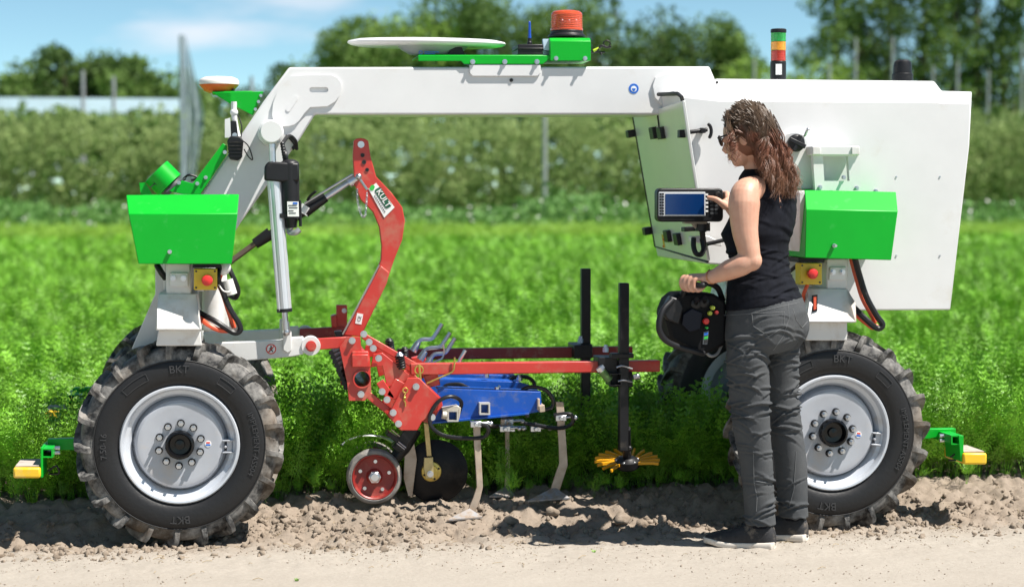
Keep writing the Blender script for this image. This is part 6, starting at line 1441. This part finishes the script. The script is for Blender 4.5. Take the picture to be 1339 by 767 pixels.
for i in range(210):                                                          # each lock is a bundle sharing one wave
    th = rd.uniform(-PI, PI); ph = rd.uniform(0.0, 1.5)
    root = Vector((math.cos(th)*math.sin(ph), math.sin(th)*math.sin(ph), math.cos(ph)))
    front = root.x > 0.25
    if front and ph > 0.95: continue
    p0 = shell(HC + HM @ Vector((root.x*0.10, root.y*0.09, root.z*0.115)), 1.0)
    near = (HM @ Vector((0, root.y, 0))).dot(Vector((0,-1,0)))
    if front and near > 0.0 and rd.random() < 0.6:                            # locks falling beside the cheek
        end = at(rd.uniform(951,966), rd.uniform(200,224), -0.46+rd.uniform(-.02,.02)); mid = at(rd.uniform(948,962), rd.uniform(160,185), -0.452)
    else:
        u = rd.random()**0.85; end = at(994+u*50+rd.uniform(-4,4), 204+50*math.sin(0.35+u*1.9)+rd.uniform(-12,8), -0.36-0.10*rd.random()-(0.03 if u < 0.6 else 0))
        mid = at(986+u*46+rd.uniform(-7,7), 160+34*u+rd.uniform(-10,10), -0.36-0.11*rd.random())
    amp = rd.uniform(0.007, 0.015); frq = rd.uniform(3.0, 5.0); ph0 = rd.uniform(0, 6.28); mid = shell(mid, 1.05); n = 26
    for j in range(8):
        stray = j == 7; pts = []; q0, qm, qe = [Vector((rd.gauss(0,s_), rd.gauss(0,s_), rd.gauss(0,s_))) for s_ in (0.006, 0.005, 0.006)]; am = amp*(1.6 if stray else rd.uniform(0.85, 1.15)); pj = ph0 + rd.gauss(0, 0.35)
        a0, m0, e0 = shell(p0+q0, 1.0), mid+qm, end+qe*(2.2 if stray else 1)
        for k in range(n+1):
            t = k/n; p = a0*(1-t)**2 + m0*2*t*(1-t) + e0*t*t
            if t < 0.7: p = shell(p, 0.995+0.05*t)
            w = am*min(1, max(0, t-0.24)*2.2); a_ = frq*2*PI*t**0.9 + pj
            pts.append(p + CR*math.cos(a_)*w + Vector((0,-1,0))*math.sin(a_)*w + Vector((0,0,math.sin(a_*0.5+ph0)*w*0.5)))
        r0 = 0.0007 if stray else rd.uniform(0.0012, 0.0021)
        HB.tube(pts, [r0*(1.0-0.8*(k/n)**2) for k in range(n+1)], 4)
hair = build(HB, 'hair', hairm, woman, angle=80)

# ------------------------------------------------------------------ remote console in her left hand
con = thing('remote_console', at(908, 425, -0.32), 'black remote control console with hoop handles held in the woman\'s left hand', 'remote control')
m = MB(); m.pp([(869,410),(876,392),(886,383),(912,382),(934,384),(950,394),(950,450),(922,464),(900,456),(878,444)], -0.36, -0.20); build(m, 'console_body', mat('matt_black', (0.006,0.006,0.007), 0.7, spec=0.2), con, bevel=0.012)
m = MB(); m.pp([(866,408),(877,387),(889,391),(894,402),(888,424),(873,418)], -0.40, -0.35); build(m, 'side_module', blackmetal, con, bevel=0.006)
m = MB(); m.pp([(893,411),(905,403),(919,409),(916,430),(902,434),(892,424)], -0.375, -0.355); build(m, 'control_panel', mat('navy_panel', (0.007,0.009,0.018), 0.55, var=0.1, spec=0.25), con, bevel=0.003)
m = MB(); P1 = smooth_path([at(879,392,-0.40), at(867,405,-0.42), at(862,420,-0.43), at(863,434,-0.43), at(872,446,-0.42), at(890,454,-0.40), at(908,459,-0.38), at(920,462,-0.36)]); m.tube(P1, 0.0115, 12); build(m, 'hoop_handle', black, con)
m = MB(); P2 = smooth_path([at(889,402,-0.33), at(890,390,-0.345), at(896,377,-0.37), bc - bard*0.045, bc, bc + bard*0.05, at(925,370,-0.42), at(938,376,-0.36), at(945,392,-0.30)]); m.tube(P2, 0.0112, 12); build(m, 'hoop_handle', black, con)
for px, py, r_, mt, nm in [(922.5,419.5,0.0125,redknob,'stop_button'),(927.5,409,0.009,mat('lime_button',(0.42,0.50,0.05),0.4),'lime_button'),(931,402,0.009,MATS['lime_button'],'lime_button'),(936,408,0.008,mat('dark_red_button',(0.30,0.02,0.02),0.4),'red_button'),(923.5,428.0,0.005,leafmark,'status_light'),(886,400,0.005,leafmark,'status_light')]:
    x, z = ax(px, py, -0.37); m = MB(); m.lathe([(r_*0.7,-0.35),(r_*0.7,-0.372),(r_,-0.374),(r_,-0.383),(r_*0.8,-0.388),(0,-0.389)], c=(x,0,z), seg=20); build(m, nm, mt, con)
for px, py in [(905,396),(916,394)]:
    x, z = ax(px, py, -0.3); m = MB(); m.lathe([(0.022,-0.345),(0.020,-0.365),(0.009,-0.37)], c=(x,0,z), seg=20); m.tube([(x,-0.365,z),(x-0.006,-0.40,z+0.02)], [0.007,0.010], 10); build(m, 'joystick', blackmetal, con)
m = MB(); m.pp([(920,434),(927,432),(925,450),(919,450)], -0.364, -0.361); lb_ = build(m, 'console_label', mat('grey_label', (0.10,0.11,0.12), 0.5), con)
for k, mt in enumerate((inkblue, leafmark, ink)):
    m = MB(); m.pp([(921,435+5*k),(926,434+5*k),(925.6,437.5+5*k),(920.6,438.5+5*k)], -0.3655, -0.3642); build(m, 'label_print', mt, lb_)
m = MB(); m.tube(smooth_path([at(919,456,-0.34), at(929,465,-0.35), at(938,462,-0.34), at(944,450,-0.33)]), 0.006, 8); build(m, 'carry_strap', mat('grey_webbing', (0.22,0.22,0.22), 0.8), con)
